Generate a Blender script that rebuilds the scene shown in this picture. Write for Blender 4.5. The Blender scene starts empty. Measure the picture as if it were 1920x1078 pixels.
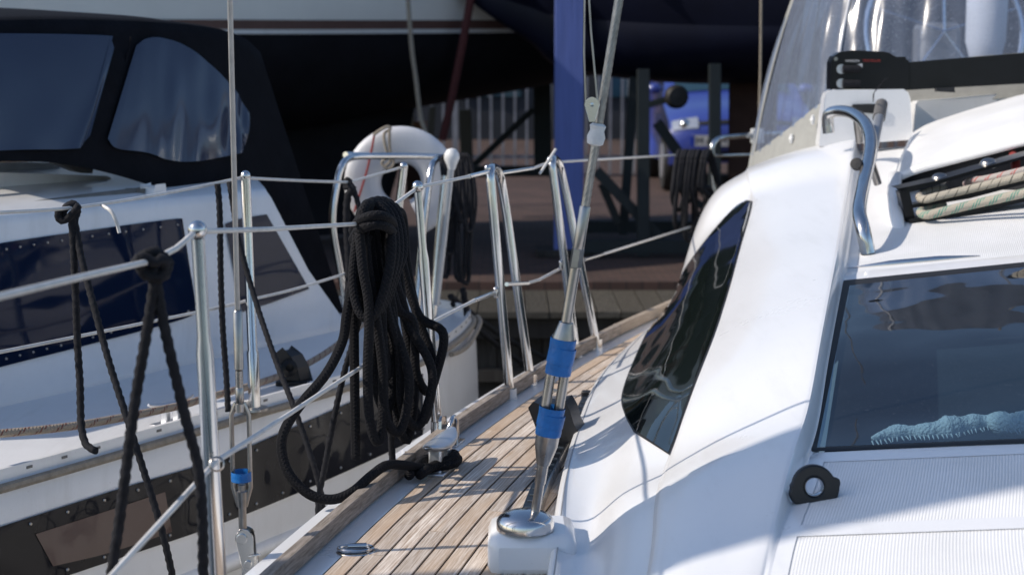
import bpy, math, random
from mathutils import Vector as V, Matrix
from mathutils.bvhtree import BVHTree
from mathutils.geometry import tessellate_polygon
rad = math.radians
random.seed(7)
sc = bpy.context.scene
col = sc.collection

# ------------------------------------------------------------------ camera, sky, sun, exposure
CZ, FP, HOR = 2.05, 2830.0, 150.0
PITCH = math.atan((539 - HOR) / FP)
cam_d = bpy.data.cameras.new('camera'); cam = bpy.data.objects.new('camera', cam_d); col.objects.link(cam)
cam.location = (0, 0, CZ); cam.rotation_euler = (math.pi / 2 - PITCH, 0, 0)
cam_d.sensor_width = 36; cam_d.sensor_fit = 'HORIZONTAL'; cam_d.lens = FP * 36 / 1920
cam_d.clip_end = 2000; cam_d.clip_start = 0.05
cam_d.dof.use_dof = True; cam_d.dof.focus_distance = 3.0; cam_d.dof.aperture_fstop = 5.0
sc.camera = cam
SUN_EL, SUN_AZ = 37.5, 10.0                       # light travels to +X, SUN_AZ degrees towards +Y
w = bpy.data.worlds.new('World'); sc.world = w; w.use_nodes = True
nt = w.node_tree; bg = nt.nodes['Background']
sky = nt.nodes.new('ShaderNodeTexSky'); sky.sky_type = 'NISHITA'; sky.sun_disc = False
sky.sun_elevation = rad(SUN_EL); sky.sun_rotation = rad(270 - SUN_AZ)
sky.dust_density = 1.0; sky.air_density = 1.0; sky.ozone_density = 3.0
nt.links.new(sky.outputs[0], bg.inputs[0]); bg.inputs[1].default_value = 0.145
sd = bpy.data.lights.new('sun', 'SUN'); sun = bpy.data.objects.new('sun', sd); col.objects.link(sun)
sd.energy = 3.9; sd.angle = rad(0.53); sd.color = (1.0, 0.91, 0.80)
e, a = rad(SUN_EL), rad(SUN_AZ)
SUNV = V((math.cos(a) * math.cos(e), math.sin(a) * math.cos(e), -math.sin(e)))
sun.rotation_euler = SUNV.to_track_quat('-Z', 'Y').to_euler(); sun.location = (-8, -2, 9)
sc.view_settings.view_transform = 'Standard'; sc.view_settings.look = 'None'
sc.view_settings.exposure = 0.12; sc.view_settings.gamma = 1.0

# ------------------------------------------------------------------ geometry helpers
CAM = V((0, 0, CZ))
_f = V((0, math.cos(PITCH), -math.sin(PITCH))); _u = V((0, math.sin(PITCH), math.cos(PITCH)))
def ray(px, py): return _f * FP + V((1, 0, 0)) * (px - 960) - _u * (py - 539)
def U(px, py, Y):
    r = ray(px, py); return CAM + r * (Y / r.y)
def UZ(px, py, z):
    r = ray(px, py); return CAM + r * ((z - CZ) / r.z)
def proj(p):
    q = V(p) - CAM; dz = q.dot(_f); return (960 + FP * q.x / dz, 539 - FP * q.dot(_u) / dz)
DECK = 1.2

def cr(pts, n):
    """Catmull-Rom resample of a list of Vectors to n points (centripetal-ish, clamped ends)."""
    P = [V(p) for p in pts]
    if len(P) == 2: return [P[0].lerp(P[1], i / (n - 1)) for i in range(n)]
    P = [P[0] * 2 - P[1]] + P + [P[-1] * 2 - P[-2]]
    m = len(P) - 3; out = []
    for i in range(n):
        t = i / (n - 1) * m; k = min(int(t), m - 1); t -= k
        p0, p1, p2, p3 = P[k:k + 4]
        out.append(0.5 * ((2 * p1) + (p2 - p0) * t + (2 * p0 - 5 * p1 + 4 * p2 - p3) * t * t + (3 * p1 - p0 - 3 * p2 + p3) * t ** 3))
    return out
def even(pts, step):
    """resample a smooth polyline at an even arc-length step"""
    P = cr(pts, max(40, len(pts) * 16)); L = [0]
    for i in range(1, len(P)): L.append(L[-1] + (P[i] - P[i - 1]).length)
    n = max(2, int(L[-1] / step) + 1); out = []; k = 0
    for i in range(n):
        s = L[-1] * i / (n - 1)
        while k < len(L) - 2 and L[k + 1] < s: k += 1
        d = L[k + 1] - L[k]; out.append(P[k].lerp(P[k + 1], (s - L[k]) / d if d > 1e-9 else 0))
    return out

ORI = {}
class MB:
    def __init__(s): s.v = []; s.f = []; s.uv = []
    def add(s, vs, fs, uvs=None):
        b = len(s.v); s.v += [V(p) for p in vs]; s.f += [tuple(i + b for i in f) for f in fs]
        s.uv += uvs if uvs else [(p[0], p[1]) for p in vs]
        return s
    def grid(s, rows, uvs=None, close=False):
        n = len(rows[0]); vs = [p for r in rows for p in r]; fs = []
        for i in range(len(rows) - 1):
            for j in range(n - (0 if close else 1)):
                k = (j + 1) % n
                fs.append((i * n + j, i * n + k, (i + 1) * n + k, (i + 1) * n + j))
        return s.add(vs, fs, uvs)
    def face(s):
        """turn an open sheet so that its outer side is the one seen from the deck"""
        q = 0.0
        for f in s.f:
            a_, b__, c__ = s.v[f[0]], s.v[f[1]], s.v[f[2]]; n_ = (b__ - a_).cross(c__ - a_)
            if len(f) > 3: n_ = n_ + (c__ - a_).cross(s.v[f[3]] - a_)
            q += n_.dot(V((0, 0, CZ + .3)) - (a_ + c__) / 2)
        if q < 0: s.f = [tuple(reversed(f)) for f in s.f]
        return s
    def tube(s, pts, r, n=10, cap=True, lobes=0, pitch=0.05, amp=0.2, flat=None):
        pts = [V(p) for p in pts]; T = []
        for i in range(len(pts)):
            t = pts[min(i + 1, len(pts) - 1)] - pts[max(i - 1, 0)]; T.append(t.normalized() if t.length > 1e-9 else V((0, 0, 1)))
        nrm = T[0].orthogonal().normalized()
        if flat: nrm = (V(flat) - T[0] * V(flat).dot(T[0])).normalized()
        vs, uv, L = [], [], 0.0
        for i, p in enumerate(pts):
            if i: L += (p - pts[i - 1]).length
            nrm = (nrm - T[i] * nrm.dot(T[i]));
            nrm = nrm.normalized() if nrm.length > 1e-6 else T[i].orthogonal().normalized()
            bi = T[i].cross(nrm); rr = r[i] if isinstance(r, (list, tuple)) else r
            for j in range(n):
                th = 2 * math.pi * j / n; q = rr
                if lobes:
                    ph = 2 * math.pi * L / pitch; q = rr * (1 - amp + amp * abs(math.cos(lobes / 2 * (th - ph))))
                vs.append(p + nrm * math.cos(th) * q + bi * math.sin(th) * q); uv.append((L, j / n))
        m = len(pts); fs = []
        for i in range(m - 1):
            for j in range(n):
                k = (j + 1) % n; fs.append((i * n + j, i * n + k, (i + 1) * n + k, (i + 1) * n + j))
        if cap: fs.append(tuple(range(n - 1, -1, -1))); fs.append(tuple((m - 1) * n + j for j in range(n)))
        return s.add(vs, fs, uv)
    def box(s, c, size, ax=None):
        c = V(c); X, Y, Z = ax if ax else (V((1, 0, 0)), V((0, 1, 0)), V((0, 0, 1)))
        X, Y, Z = V(X).normalized(), V(Y).normalized(), V(Z).normalized(); h = [k / 2 for k in size]
        vs = [c + X * h[0] * i + Y * h[1] * j + Z * h[2] * k for i in (-1, 1) for j in (-1, 1) for k in (-1, 1)]
        return s.add(vs, [(0, 1, 3, 2), (4, 6, 7, 5), (0, 4, 5, 1), (2, 3, 7, 6), (0, 2, 6, 4), (1, 5, 7, 3)])
    def prism(s, poly, off):
        poly = [V(p) for p in poly]; off = V(off); n = len(poly)
        tri = tessellate_polygon([poly]); vs = poly + [p + off for p in poly]
        fs = [tuple(t) for t in tri] + [tuple(i + n for i in reversed(t)) for t in tri]
        fs += [(i, (i + 1) % n, (i + 1) % n + n, i + n) for i in range(n)]
        return s.add(vs, fs)
    def lathe(s, prof, o, axis=(0, 0, 1), n=20, squash=None):
        o = V(o); A = V(axis).normalized(); X = A.orthogonal().normalized(); Y = A.cross(X)
        if squash: X = (V(squash[0]) - A * V(squash[0]).dot(A)).normalized(); Y = A.cross(X)
        sx = squash[1] if squash else 1
        rows = [[o + A * h + X * math.cos(2 * math.pi * j / n) * r * sx + Y * math.sin(2 * math.pi * j / n) * r for j in range(n)] for r, h in prof]
        return s.grid(rows, close=True)
    def ball(s, c, r, n=14, m=9, sc_=(1, 1, 1)):
        rows = []
        for i in range(m):
            ph = math.pi * (0.02 + 0.96 * i / (m - 1))
            rows.append([V(c) + V((math.sin(ph) * math.cos(2 * math.pi * j / n) * r * sc_[0], math.sin(ph) * math.sin(2 * math.pi * j / n) * r * sc_[1], math.cos(ph) * r * sc_[2])) for j in range(n)])
        return s.grid(rows, close=True)
    def build(s, name, mat, parent=None, smooth=True, bevel=0, solid=0, kind=None, label=None, auto=True):
        o = V((0, 0, 0)); q = parent
        if parent is not None: o = ORI.get(parent.name, V((0, 0, 0)))
        me = bpy.data.meshes.new(name); me.from_pydata([tuple(p - o) for p in s.v], [], s.f)
        uvl = me.uv_layers.new(name='UVMap')
        for lp in me.loops: uvl.data[lp.index].uv = s.uv[lp.vertex_index]
        me.validate(); me.update()
        if smooth:
            me.polygons.foreach_set('use_smooth', [True] * len(me.polygons))
        me.materials.append(mat)
        ob = bpy.data.objects.new(name, me); col.objects.link(ob)
        if parent is not None: ob.parent = parent; ORI[ob.name] = o
        if solid:
            m = ob.modifiers.new('thick', 'SOLIDIFY'); m.thickness = solid; m.offset = 0
        if bevel:
            m = ob.modifiers.new('edge', 'BEVEL'); m.width = bevel; m.segments = 2; m.limit_method = 'ANGLE'; m.angle_limit = rad(35)
        if smooth and auto and hasattr(me, 'set_sharp_from_angle'): me.set_sharp_from_angle(angle=rad(42))
        if kind: ob['kind'] = kind
        if label: ob['label'] = label
        return ob
def thing(name, label, cat, loc=(0, 0, 0), group=None):
    o = bpy.data.objects.new(name, None); col.objects.link(o); o.location = loc; o.empty_display_size = 0.2
    o['label'] = label; o['category'] = cat; ORI[o.name] = V(loc)
    if group: o['group'] = group
    return o
def tag(o, label, cat, group=None):
    o['label'] = label; o['category'] = cat
    if group: o['group'] = group
    return o
def sub(name, parent): return None

# ------------------------------------------------------------------ materials
def newmat(name):
    m = bpy.data.materials.new(name); m.use_nodes = True; return m, m.node_tree, m.node_tree.nodes['Principled BSDF']
def N(nt, t, **k):
    n = nt.nodes.new(t)
    for a_, b_ in k.items(): setattr(n, a_, b_)
    return n
def pm(name, base, rough=0.5, metal=0.0, coat=0.0, var=0.12, vscale=6.0, bump=0.0, bscale=60.0, spec=0.5, rvar=0.0, tint=None, stretch=None):
    m, nt, b = newmat(name); L = nt.links.new
    b.inputs['Roughness'].default_value = rough; b.inputs['Metallic'].default_value = metal
    b.inputs['Coat Weight'].default_value = coat; b.inputs['Coat Roughness'].default_value = 0.08
    b.inputs['Specular IOR Level'].default_value = spec
    tc = N(nt, 'ShaderNodeTexCoord'); mp = N(nt, 'ShaderNodeMapping')
    if stretch: mp.inputs['Scale'].default_value = stretch
    L(tc.outputs['Object'], mp.inputs['Vector'])
    nz = N(nt, 'ShaderNodeTexNoise'); nz.inputs['Scale'].default_value = vscale; nz.inputs['Detail'].default_value = 6; nz.inputs['Roughness'].default_value = 0.65
    L(mp.outputs[0], nz.inputs['Vector'])
    rmp = N(nt, 'ShaderNodeValToRGB'); e = rmp.color_ramp.elements
    c0 = [max(0, c * (1 - var)) for c in base]; c1 = [min(1, c * (1 + var)) for c in base]
    if tint: c0 = list(tint)
    e[0].position = 0.3; e[1].position = 0.7; e[0].color = (*c0, 1); e[1].color = (*c1, 1)
    L(nz.outputs['Fac'], rmp.inputs[0]); L(rmp.outputs[0], b.inputs['Base Color'])
    if rvar:
        mr = N(nt, 'ShaderNodeMapRange'); mr.inputs['To Min'].default_value = max(0.02, rough - rvar); mr.inputs['To Max'].default_value = rough + rvar
        L(nz.outputs['Fac'], mr.inputs['Value']); L(mr.outputs[0], b.inputs['Roughness'])
    if bump:
        n2 = N(nt, 'ShaderNodeTexNoise'); n2.inputs['Scale'].default_value = bscale; n2.inputs['Detail'].default_value = 4
        L(mp.outputs[0], n2.inputs['Vector'])
        bp = N(nt, 'ShaderNodeBump'); bp.inputs['Strength'].default_value = bump; bp.inputs['Distance'].default_value = 0.01
        L(n2.outputs['Fac'], bp.inputs['Height']); L(bp.outputs[0], b.inputs['Normal'])
    return m
def weather(m, amount=0.35, speck=0.35):
    """rain streaks, dust film and small specks of dirt over a plain coat"""
    nt = m.node_tree; L = nt.links.new; b = nt.nodes['Principled BSDF']; src = b.inputs['Base Color'].links[0].from_socket
    tc = N(nt, 'ShaderNodeTexCoord')
    mp = N(nt, 'ShaderNodeMapping'); mp.inputs['Scale'].default_value = (14, 2.2, 1.5); mp.inputs['Rotation'].default_value = (0, 0, 0.5); L(tc.outputs['Object'], mp.inputs[0])
    n1 = N(nt, 'ShaderNodeTexNoise'); n1.inputs['Scale'].default_value = 1.3; n1.inputs['Detail'].default_value = 7; n1.inputs['Roughness'].default_value = .7; L(mp.outputs[0], n1.inputs['Vector'])
    r1 = N(nt, 'ShaderNodeValToRGB'); e = r1.color_ramp.elements; e[0].position = .52; e[0].color = (0, 0, 0, 1); e[1].position = .82; e[1].color = (amount,) * 3 + (1,); L(n1.outputs['Fac'], r1.inputs[0])
    n2 = N(nt, 'ShaderNodeTexNoise'); n2.inputs['Scale'].default_value = 170; n2.inputs['Detail'].default_value = 2; L(tc.outputs['Object'], n2.inputs['Vector'])
    r2 = N(nt, 'ShaderNodeValToRGB'); e = r2.color_ramp.elements; e[0].position = .70; e[0].color = (0, 0, 0, 1); e[1].position = .76; e[1].color = (speck,) * 3 + (1,); L(n2.outputs['Fac'], r2.inputs[0])
    ad = N(nt, 'ShaderNodeMath', operation='MAXIMUM'); L(r1.outputs[0], ad.inputs[0]); L(r2.outputs[0], ad.inputs[1])
    mx = N(nt, 'ShaderNodeMix', data_type='RGBA'); mx.inputs[7].default_value = (.42, .40, .36, 1); L(ad.outputs[0], mx.inputs[0]); L(src, mx.inputs[6]); L(mx.outputs[2], b.inputs['Base Color'])
    return m
M = {}
M['gel'] = pm('white_gelcoat', (0.80, 0.80, 0.80), 0.28, coat=0.5, var=0.02, vscale=3, rvar=0.02)
M['gel_old'] = pm('aged_gelcoat', (0.74, 0.74, 0.74), 0.35, coat=0.3, var=0.07, vscale=2.2, rvar=0.08)
weather(M['gel'], .22, .3); weather(M['gel_old'], .35, .3)
M['hull_white'] = pm('hull_cream', (0.80, 0.765, 0.71), 0.32, coat=0.3, var=0.05, vscale=1.2)
M['navy'] = pm('navy_paint', (0.004, 0.0055, 0.016), 0.5, var=0.3, vscale=1.5, spec=0.2)
M['antifoul'] = pm('dark_antifouling', (0.008, 0.008, 0.011), 0.75, var=0.35, vscale=3, spec=0.15)
M['brown_af'] = pm('brown_antifouling', (0.045, 0.024, 0.019), 0.8, var=0.3, vscale=4, spec=0.2)
M['stripe'] = pm('brown_stripe', (0.11, 0.055, 0.045), 0.5, var=0.15)
M['steel'] = pm('stainless_steel', (0.62, 0.61, 0.60), 0.16, metal=1, var=0.06, vscale=18, rvar=0.05)
M['steel_dull'] = pm('dull_stainless', (0.36, 0.34, 0.32), 0.3, metal=1, var=0.2, vscale=25, rvar=0.1)
M['alu'] = pm('cast_aluminium', (0.62, 0.63, 0.65), 0.34, metal=0.85, var=0.08, vscale=20, bump=0.05, bscale=150)
M['black_pl'] = pm('black_plastic', (0.007, 0.007, 0.009), 0.4, var=0.25, vscale=30, bump=0.06, bscale=120)
M['black_an'] = pm('black_anodised', (0.005, 0.0055, 0.007), 0.28, var=0.2, vscale=20, spec=0.3)
M['rubber'] = pm('black_rubber', (0.012, 0.012, 0.013), 0.6, var=0.2, vscale=20)
M['canvas'] = pm('black_canvas', (0.005, 0.0055, 0.008), 0.9, var=0.3, vscale=9, bump=0.25, bscale=40, spec=0.12)
M['grey_trim'] = pm('grey_canvas', (0.30, 0.30, 0.28), 0.9, var=0.1, vscale=20, bump=0.2, bscale=90, spec=0.15)
M['white_pl'] = pm('white_plastic', (0.72, 0.72, 0.71), 0.4, var=0.05, vscale=10)
M['wire_white'] = pm('white_coated_wire', (0.62, 0.60, 0.57), 0.45, var=0.12, vscale=40)
M['wire'] = pm('wire_rope', (0.34, 0.32, 0.30), 0.38, metal=1, var=0.25, vscale=60)
M['tape'] = pm('blue_tape', (0.003, 0.12, 0.38), 0.5, var=0.2, vscale=40, bump=0.3, bscale=70)
M['tape_white'] = pm('white_tape', (0.62, 0.62, 0.61), 0.6, var=0.1, vscale=40, bump=0.4, bscale=80)
M['rope_black'] = pm('black_rope', (0.014, 0.014, 0.017), 0.85, var=0.4, vscale=60, bump=0.3, bscale=300, spec=0.25)
M['prop_blue'] = pm('blue_paint_timber', (0.085, 0.125, 0.36), 0.6, var=0.14, vscale=10, stretch=(6, 6, 0.25), bump=0.25, bscale=10)
M['green_steel'] = pm('dark_green_steel', (0.004, 0.009, 0.011), 0.6, var=0.3, vscale=6)
M['red_strap'] = pm('red_strap', (0.085, 0.02, 0.02), 0.8, var=0.2, vscale=30)
M['fence'] = pm('galvanised_fence', (0.20, 0.21, 0.23), 0.5, var=0.25, vscale=4)
M['grey_pl'] = pm('grey_plastic', (0.13, 0.125, 0.12), 0.5, var=0.1, vscale=30)
M['grey_tube'] = pm('grey_anodised_tube', (0.40, 0.42, 0.45), 0.35, metal=0.6, var=0.08)
M['red_pl'] = pm('red_cord', (0.25, 0.03, 0.025), 0.7, var=0.2, vscale=50)
M['beige'] = pm('beige_rope', (0.28, 0.24, 0.19), 0.85, var=0.25, vscale=60, bump=0.3, bscale=250)
M['shed'] = pm('dark_shed', (0.012, 0.014, 0.020), 0.8, var=0.3, vscale=1)
M['tyre'] = pm('tyre', (0.012, 0.012, 0.012), 0.8, var=0.2)
M['car_blue'] = pm('blue_car_paint', (0.03, 0.05, 0.25), 0.3, coat=0.9, var=0.04)
M['lamp'] = pm('headlamp', (0.5, 0.52, 0.55), 0.08, metal=0.6, var=0.1, vscale=30)
M['glass_car'] = pm('car_glass', (0.02, 0.05, 0.07), 0.05, var=0.1, spec=1)
M['lifebuoy'] = pm('white_vinyl', (0.58, 0.58, 0.60), 0.45, var=0.06, vscale=5, bump=0.1, bscale=12)
M['orange'] = pm('worn_orange', (0.32, 0.14, 0.07), 0.7, var=0.2)
M['caulk'] = pm('black_caulk', (0.012, 0.012, 0.012), 0.7, var=0.2)
M['inside'] = pm('tunnel_shade', (0.015, 0.017, 0.022), 0.8, var=0.2)
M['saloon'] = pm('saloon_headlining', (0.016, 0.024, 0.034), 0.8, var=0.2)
M['towel'] = pm('white_towel', (0.62, 0.66, 0.68), 0.95, var=0.15, vscale=40, bump=0.8, bscale=160, spec=0.1)
M['plate'] = pm('plate_white', (0.55, 0.55, 0.55), 0.5, var=0.03)
M['plate_b'] = pm('plate_blue', (0.01, 0.04, 0.4), 0.5, var=0.03)
M['ink'] = pm('ink', (0.01, 0.01, 0.01), 0.6, var=0.03)
M['ink_white'] = pm('print_white', (0.55, 0.55, 0.56), 0.6, var=0.03)
M['ink_red'] = pm('print_red', (0.28, 0.03, 0.025), 0.6, var=0.03)
M['teak_rail_grey'] = pm('weathered_handrail', (0.16, 0.145, 0.125), 0.75, var=0.2, vscale=20)
M['mast'] = pm('mast_alloy', (0.5, 0.5, 0.5), 0.4, metal=0.7, var=0.05)

def wood(name, ca, cb, cc, scale=(3, 60), rough=0.8, bump=0.35):
    """UV wood: u along the grain (m), v across"""
    m, nt, b = newmat(name); L = nt.links.new
    tc = N(nt, 'ShaderNodeTexCoord'); oi = N(nt, 'ShaderNodeObjectInfo')
    mp = N(nt, 'ShaderNodeMapping'); mp.inputs['Scale'].default_value = (scale[0], scale[1], 1)
    cmb = N(nt, 'ShaderNodeCombineXYZ'); mu = N(nt, 'ShaderNodeMath', operation='MULTIPLY'); mu.inputs[1].default_value = 53.0
    L(oi.outputs['Random'], mu.inputs[0]); L(mu.outputs[0], cmb.inputs[0]); L(mu.outputs[0], cmb.inputs[1])
    L(tc.outputs['UV'], mp.inputs['Vector']); L(cmb.outputs[0], mp.inputs['Location'])
    g = N(nt, 'ShaderNodeTexNoise'); g.inputs['Scale'].default_value = 4; g.inputs['Detail'].default_value = 9; g.inputs['Roughness'].default_value = 0.72; g.inputs['Distortion'].default_value = 0.35
    L(mp.outputs[0], g.inputs['Vector'])
    mp2 = N(nt, 'ShaderNodeMapping'); mp2.inputs['Scale'].default_value = (scale[0] * 1.2, scale[1] * .22, 1); L(tc.outputs['UV'], mp2.inputs['Vector']); L(cmb.outputs[0], mp2.inputs['Location'])
    g2 = N(nt, 'ShaderNodeTexNoise'); g2.inputs['Scale'].default_value = 1.6; g2.inputs['Detail'].default_value = 4; L(mp2.outputs[0], g2.inputs['Vector'])
    r1 = N(nt, 'ShaderNodeValToRGB'); e = r1.color_ramp.elements; e[0].position = 0.38; e[0].color = (*ca, 1); e[1].position = 0.62; e[1].color = (*cb, 1)
    L(g.outputs['Fac'], r1.inputs[0])
    add = N(nt, 'ShaderNodeMath', operation='ADD'); L(g2.outputs['Fac'], add.inputs[0])
    ms = N(nt, 'ShaderNodeMath', operation='MULTIPLY_ADD'); ms.inputs[1].default_value = 0.7; ms.inputs[2].default_value = -0.36; L(oi.outputs['Random'], ms.inputs[0]); L(ms.outputs[0], add.inputs[1])
    r2 = N(nt, 'ShaderNodeValToRGB'); e = r2.color_ramp.elements; e[0].position = 0.35; e[0].color = (0, 0, 0, 1); e[1].position = 0.72; e[1].color = (1, 1, 1, 1)
    L(add.outputs[0], r2.inputs[0])
    mx = N(nt, 'ShaderNodeMix', data_type='RGBA'); mx.inputs[7].default_value = (*cc, 1)
    fm = N(nt, 'ShaderNodeMath', operation='MULTIPLY'); fm.inputs[1].default_value = 0.75; L(r2.outputs[0], fm.inputs[0]); L(fm.outputs[0], mx.inputs[0])
    L(r1.outputs[0], mx.inputs[6])
    mv = N(nt, 'ShaderNodeMix', data_type='RGBA', blend_type='MULTIPLY'); mv.inputs[0].default_value = 0.45
    L(mx.outputs[2], mv.inputs[6]); L(r1.outputs[0], mv.inputs[7])
    sca = N(nt, 'ShaderNodeMix', data_type='RGBA', blend_type='MIX'); sca.inputs[0].default_value = 0.25
    L(mx.outputs[2], sca.inputs[6]); L(r1.outputs[0], sca.inputs[7]); hv = N(nt, 'ShaderNodeHueSaturation'); vr = N(nt, 'ShaderNodeMapRange'); vr.inputs['To Min'].default_value = .84; vr.inputs['To Max'].default_value = 1.12; wn_ = N(nt, 'ShaderNodeTexWhiteNoise', noise_dimensions='1D'); L(mu.outputs[0], wn_.inputs['W']); L(wn_.outputs[0], vr.inputs[0]); L(vr.outputs[0], hv.inputs['Value']); L(sca.outputs[2], hv.inputs['Color']); L(hv.outputs[0], b.inputs['Base Color'])
    b.inputs['Roughness'].default_value = rough; b.inputs['Specular IOR Level'].default_value = 0.25
    bp = N(nt, 'ShaderNodeBump'); bp.inputs['Strength'].default_value = bump; bp.inputs['Distance'].default_value = 0.002
    L(g.outputs['Fac'], bp.inputs['Height']); L(bp.outputs[0], b.inputs['Normal'])
    return m
M['teak'] = wood('weathered_teak', (0.36, 0.265, 0.19), (0.78, 0.70, 0.615), (0.60, 0.42, 0.27), scale=(2.2, 80))
M['teak_rail'] = wood('weathered_toe_rail', (0.20, 0.165, 0.13), (0.42, 0.36, 0.31), (0.30, 0.24, 0.18), scale=(4, 40))
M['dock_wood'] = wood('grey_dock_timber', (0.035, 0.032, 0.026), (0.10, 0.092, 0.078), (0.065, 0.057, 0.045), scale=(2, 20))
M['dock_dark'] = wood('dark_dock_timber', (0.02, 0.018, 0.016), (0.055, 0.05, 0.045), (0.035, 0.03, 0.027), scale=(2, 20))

def ribbed(name):
    m, nt, b = newmat(name); L = nt.links.new
    tc = N(nt, 'ShaderNodeTexCoord'); sp = N(nt, 'ShaderNodeSeparateXYZ'); L(tc.outputs['UV'], sp.inputs[0])
    mu = N(nt, 'ShaderNodeMath', operation='MULTIPLY'); mu.inputs[1].default_value = 2 * math.pi / 0.0049; L(sp.outputs[1], mu.inputs[0])
    sn = N(nt, 'ShaderNodeMath', operation='SINE'); L(mu.outputs[0], sn.inputs[0])
    bp = N(nt, 'ShaderNodeBump'); bp.inputs['Strength'].default_value = 0.32; bp.inputs['Distance'].default_value = 0.0008
    L(sn.outputs[0], bp.inputs['Height']); L(bp.outputs[0], b.inputs['Normal'])
    nz = N(nt, 'ShaderNodeTexNoise'); nz.inputs['Scale'].default_value = 5; nz.inputs['Detail'].default_value = 6; L(tc.outputs['Object'], nz.inputs['Vector'])
    r = N(nt, 'ShaderNodeValToRGB'); e = r.color_ramp.elements; e[0].color = (0.72, 0.72, 0.71, 1); e[1].color = (0.80, 0.80, 0.80, 1); e[0].position = .35; e[1].position = .65
    L(nz.outputs['Fac'], r.inputs[0]); L(r.outputs[0], b.inputs['Base Color']); b.inputs['Roughness'].default_value = 0.45
    return m
M['ribbed'] = ribbed('ribbed_nonskid')

def braid(name, base, fleck, period=0.03, fw=0.35, cells=7, amount=0.6):
    m, nt, b = newmat(name); L = nt.links.new
    tc = N(nt, 'ShaderNodeTexCoord'); sp = N(nt, 'ShaderNodeSeparateXYZ'); L(tc.outputs['UV'], sp.inputs[0])
    def lin(k1, k2):
        a1 = N(nt, 'ShaderNodeMath', operation='MULTIPLY'); a1.inputs[1].default_value = k1; L(sp.outputs[0], a1.inputs[0])
        a2 = N(nt, 'ShaderNodeMath', operation='MULTIPLY_ADD'); a2.inputs[1].default_value = k2; L(sp.outputs[1], a2.inputs[0]); L(a1.outputs[0], a2.inputs[2])
        s_ = N(nt, 'ShaderNodeMath', operation='SINE'); L(a2.outputs[0], s_.inputs[0]); return s_
    k = 2 * math.pi / 0.008
    p, q = lin(k, 2 * math.pi * cells), lin(k, -2 * math.pi * cells)
    mx = N(nt, 'ShaderNodeMath', operation='MAXIMUM'); L(p.outputs[0], mx.inputs[0]); L(q.outputs[0], mx.inputs[1])
    bp = N(nt, 'ShaderNodeBump'); bp.inputs['Strength'].default_value = 0.7; bp.inputs['Distance'].default_value = 0.0011; L(mx.outputs[0], bp.inputs['Height']); L(bp.outputs[0], b.inputs['Normal'])
    fl = lin(2 * math.pi / period, 2 * math.pi * 2)
    gt = N(nt, 'ShaderNodeMath', operation='GREATER_THAN'); gt.inputs[1].default_value = 1 - 2 * fw; L(fl.outputs[0], gt.inputs[0])
    g2 = N(nt, 'ShaderNodeMath', operation='GREATER_THAN'); g2.inputs[1].default_value = 0.1; L(p.outputs[0], g2.inputs[0])
    an = N(nt, 'ShaderNodeMath', operation='MULTIPLY'); L(gt.outputs[0], an.inputs[0]); L(g2.outputs[0], an.inputs[1])
    am = N(nt, 'ShaderNodeMath', operation='MULTIPLY'); am.inputs[1].default_value = amount; L(an.outputs[0], am.inputs[0])
    c = N(nt, 'ShaderNodeMix', data_type='RGBA'); c.inputs[6].default_value = (*base, 1); c.inputs[7].default_value = (*fleck, 1); L(am.outputs[0], c.inputs[0])
    L(c.outputs[2], b.inputs['Base Color']); b.inputs['Roughness'].default_value = 0.85; b.inputs['Specular IOR Level'].default_value = 0.2
    return m
M['braid_black'] = braid('black_braided_rope', (0.009, 0.009, 0.011), (0.016, 0.015, 0.017), 0.012, 0.4, 6, 0.8)
M['braid_green'] = braid('green_flecked_rope', (0.42, 0.38, 0.31), (0.05, 0.26, 0.2), 0.05, 0.42, 6, 0.9)
M['braid_fleck'] = braid('black_flecked_rope', (0.42, 0.38, 0.31), (0.03, 0.03, 0.03), 0.03, 0.1, 6, 0.9)
M['braid_red'] = braid('red_flecked_rope', (0.42, 0.38, 0.35), (0.45, 0.03, 0.03), 0.04, 0.2, 6, 0.9)
M['braid_stripe'] = braid('brown_striped_rope', (0.33, 0.27, 0.21), (0.16, 0.05, 0.04), 0.045, 0.22, 4, 0.9)

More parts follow.
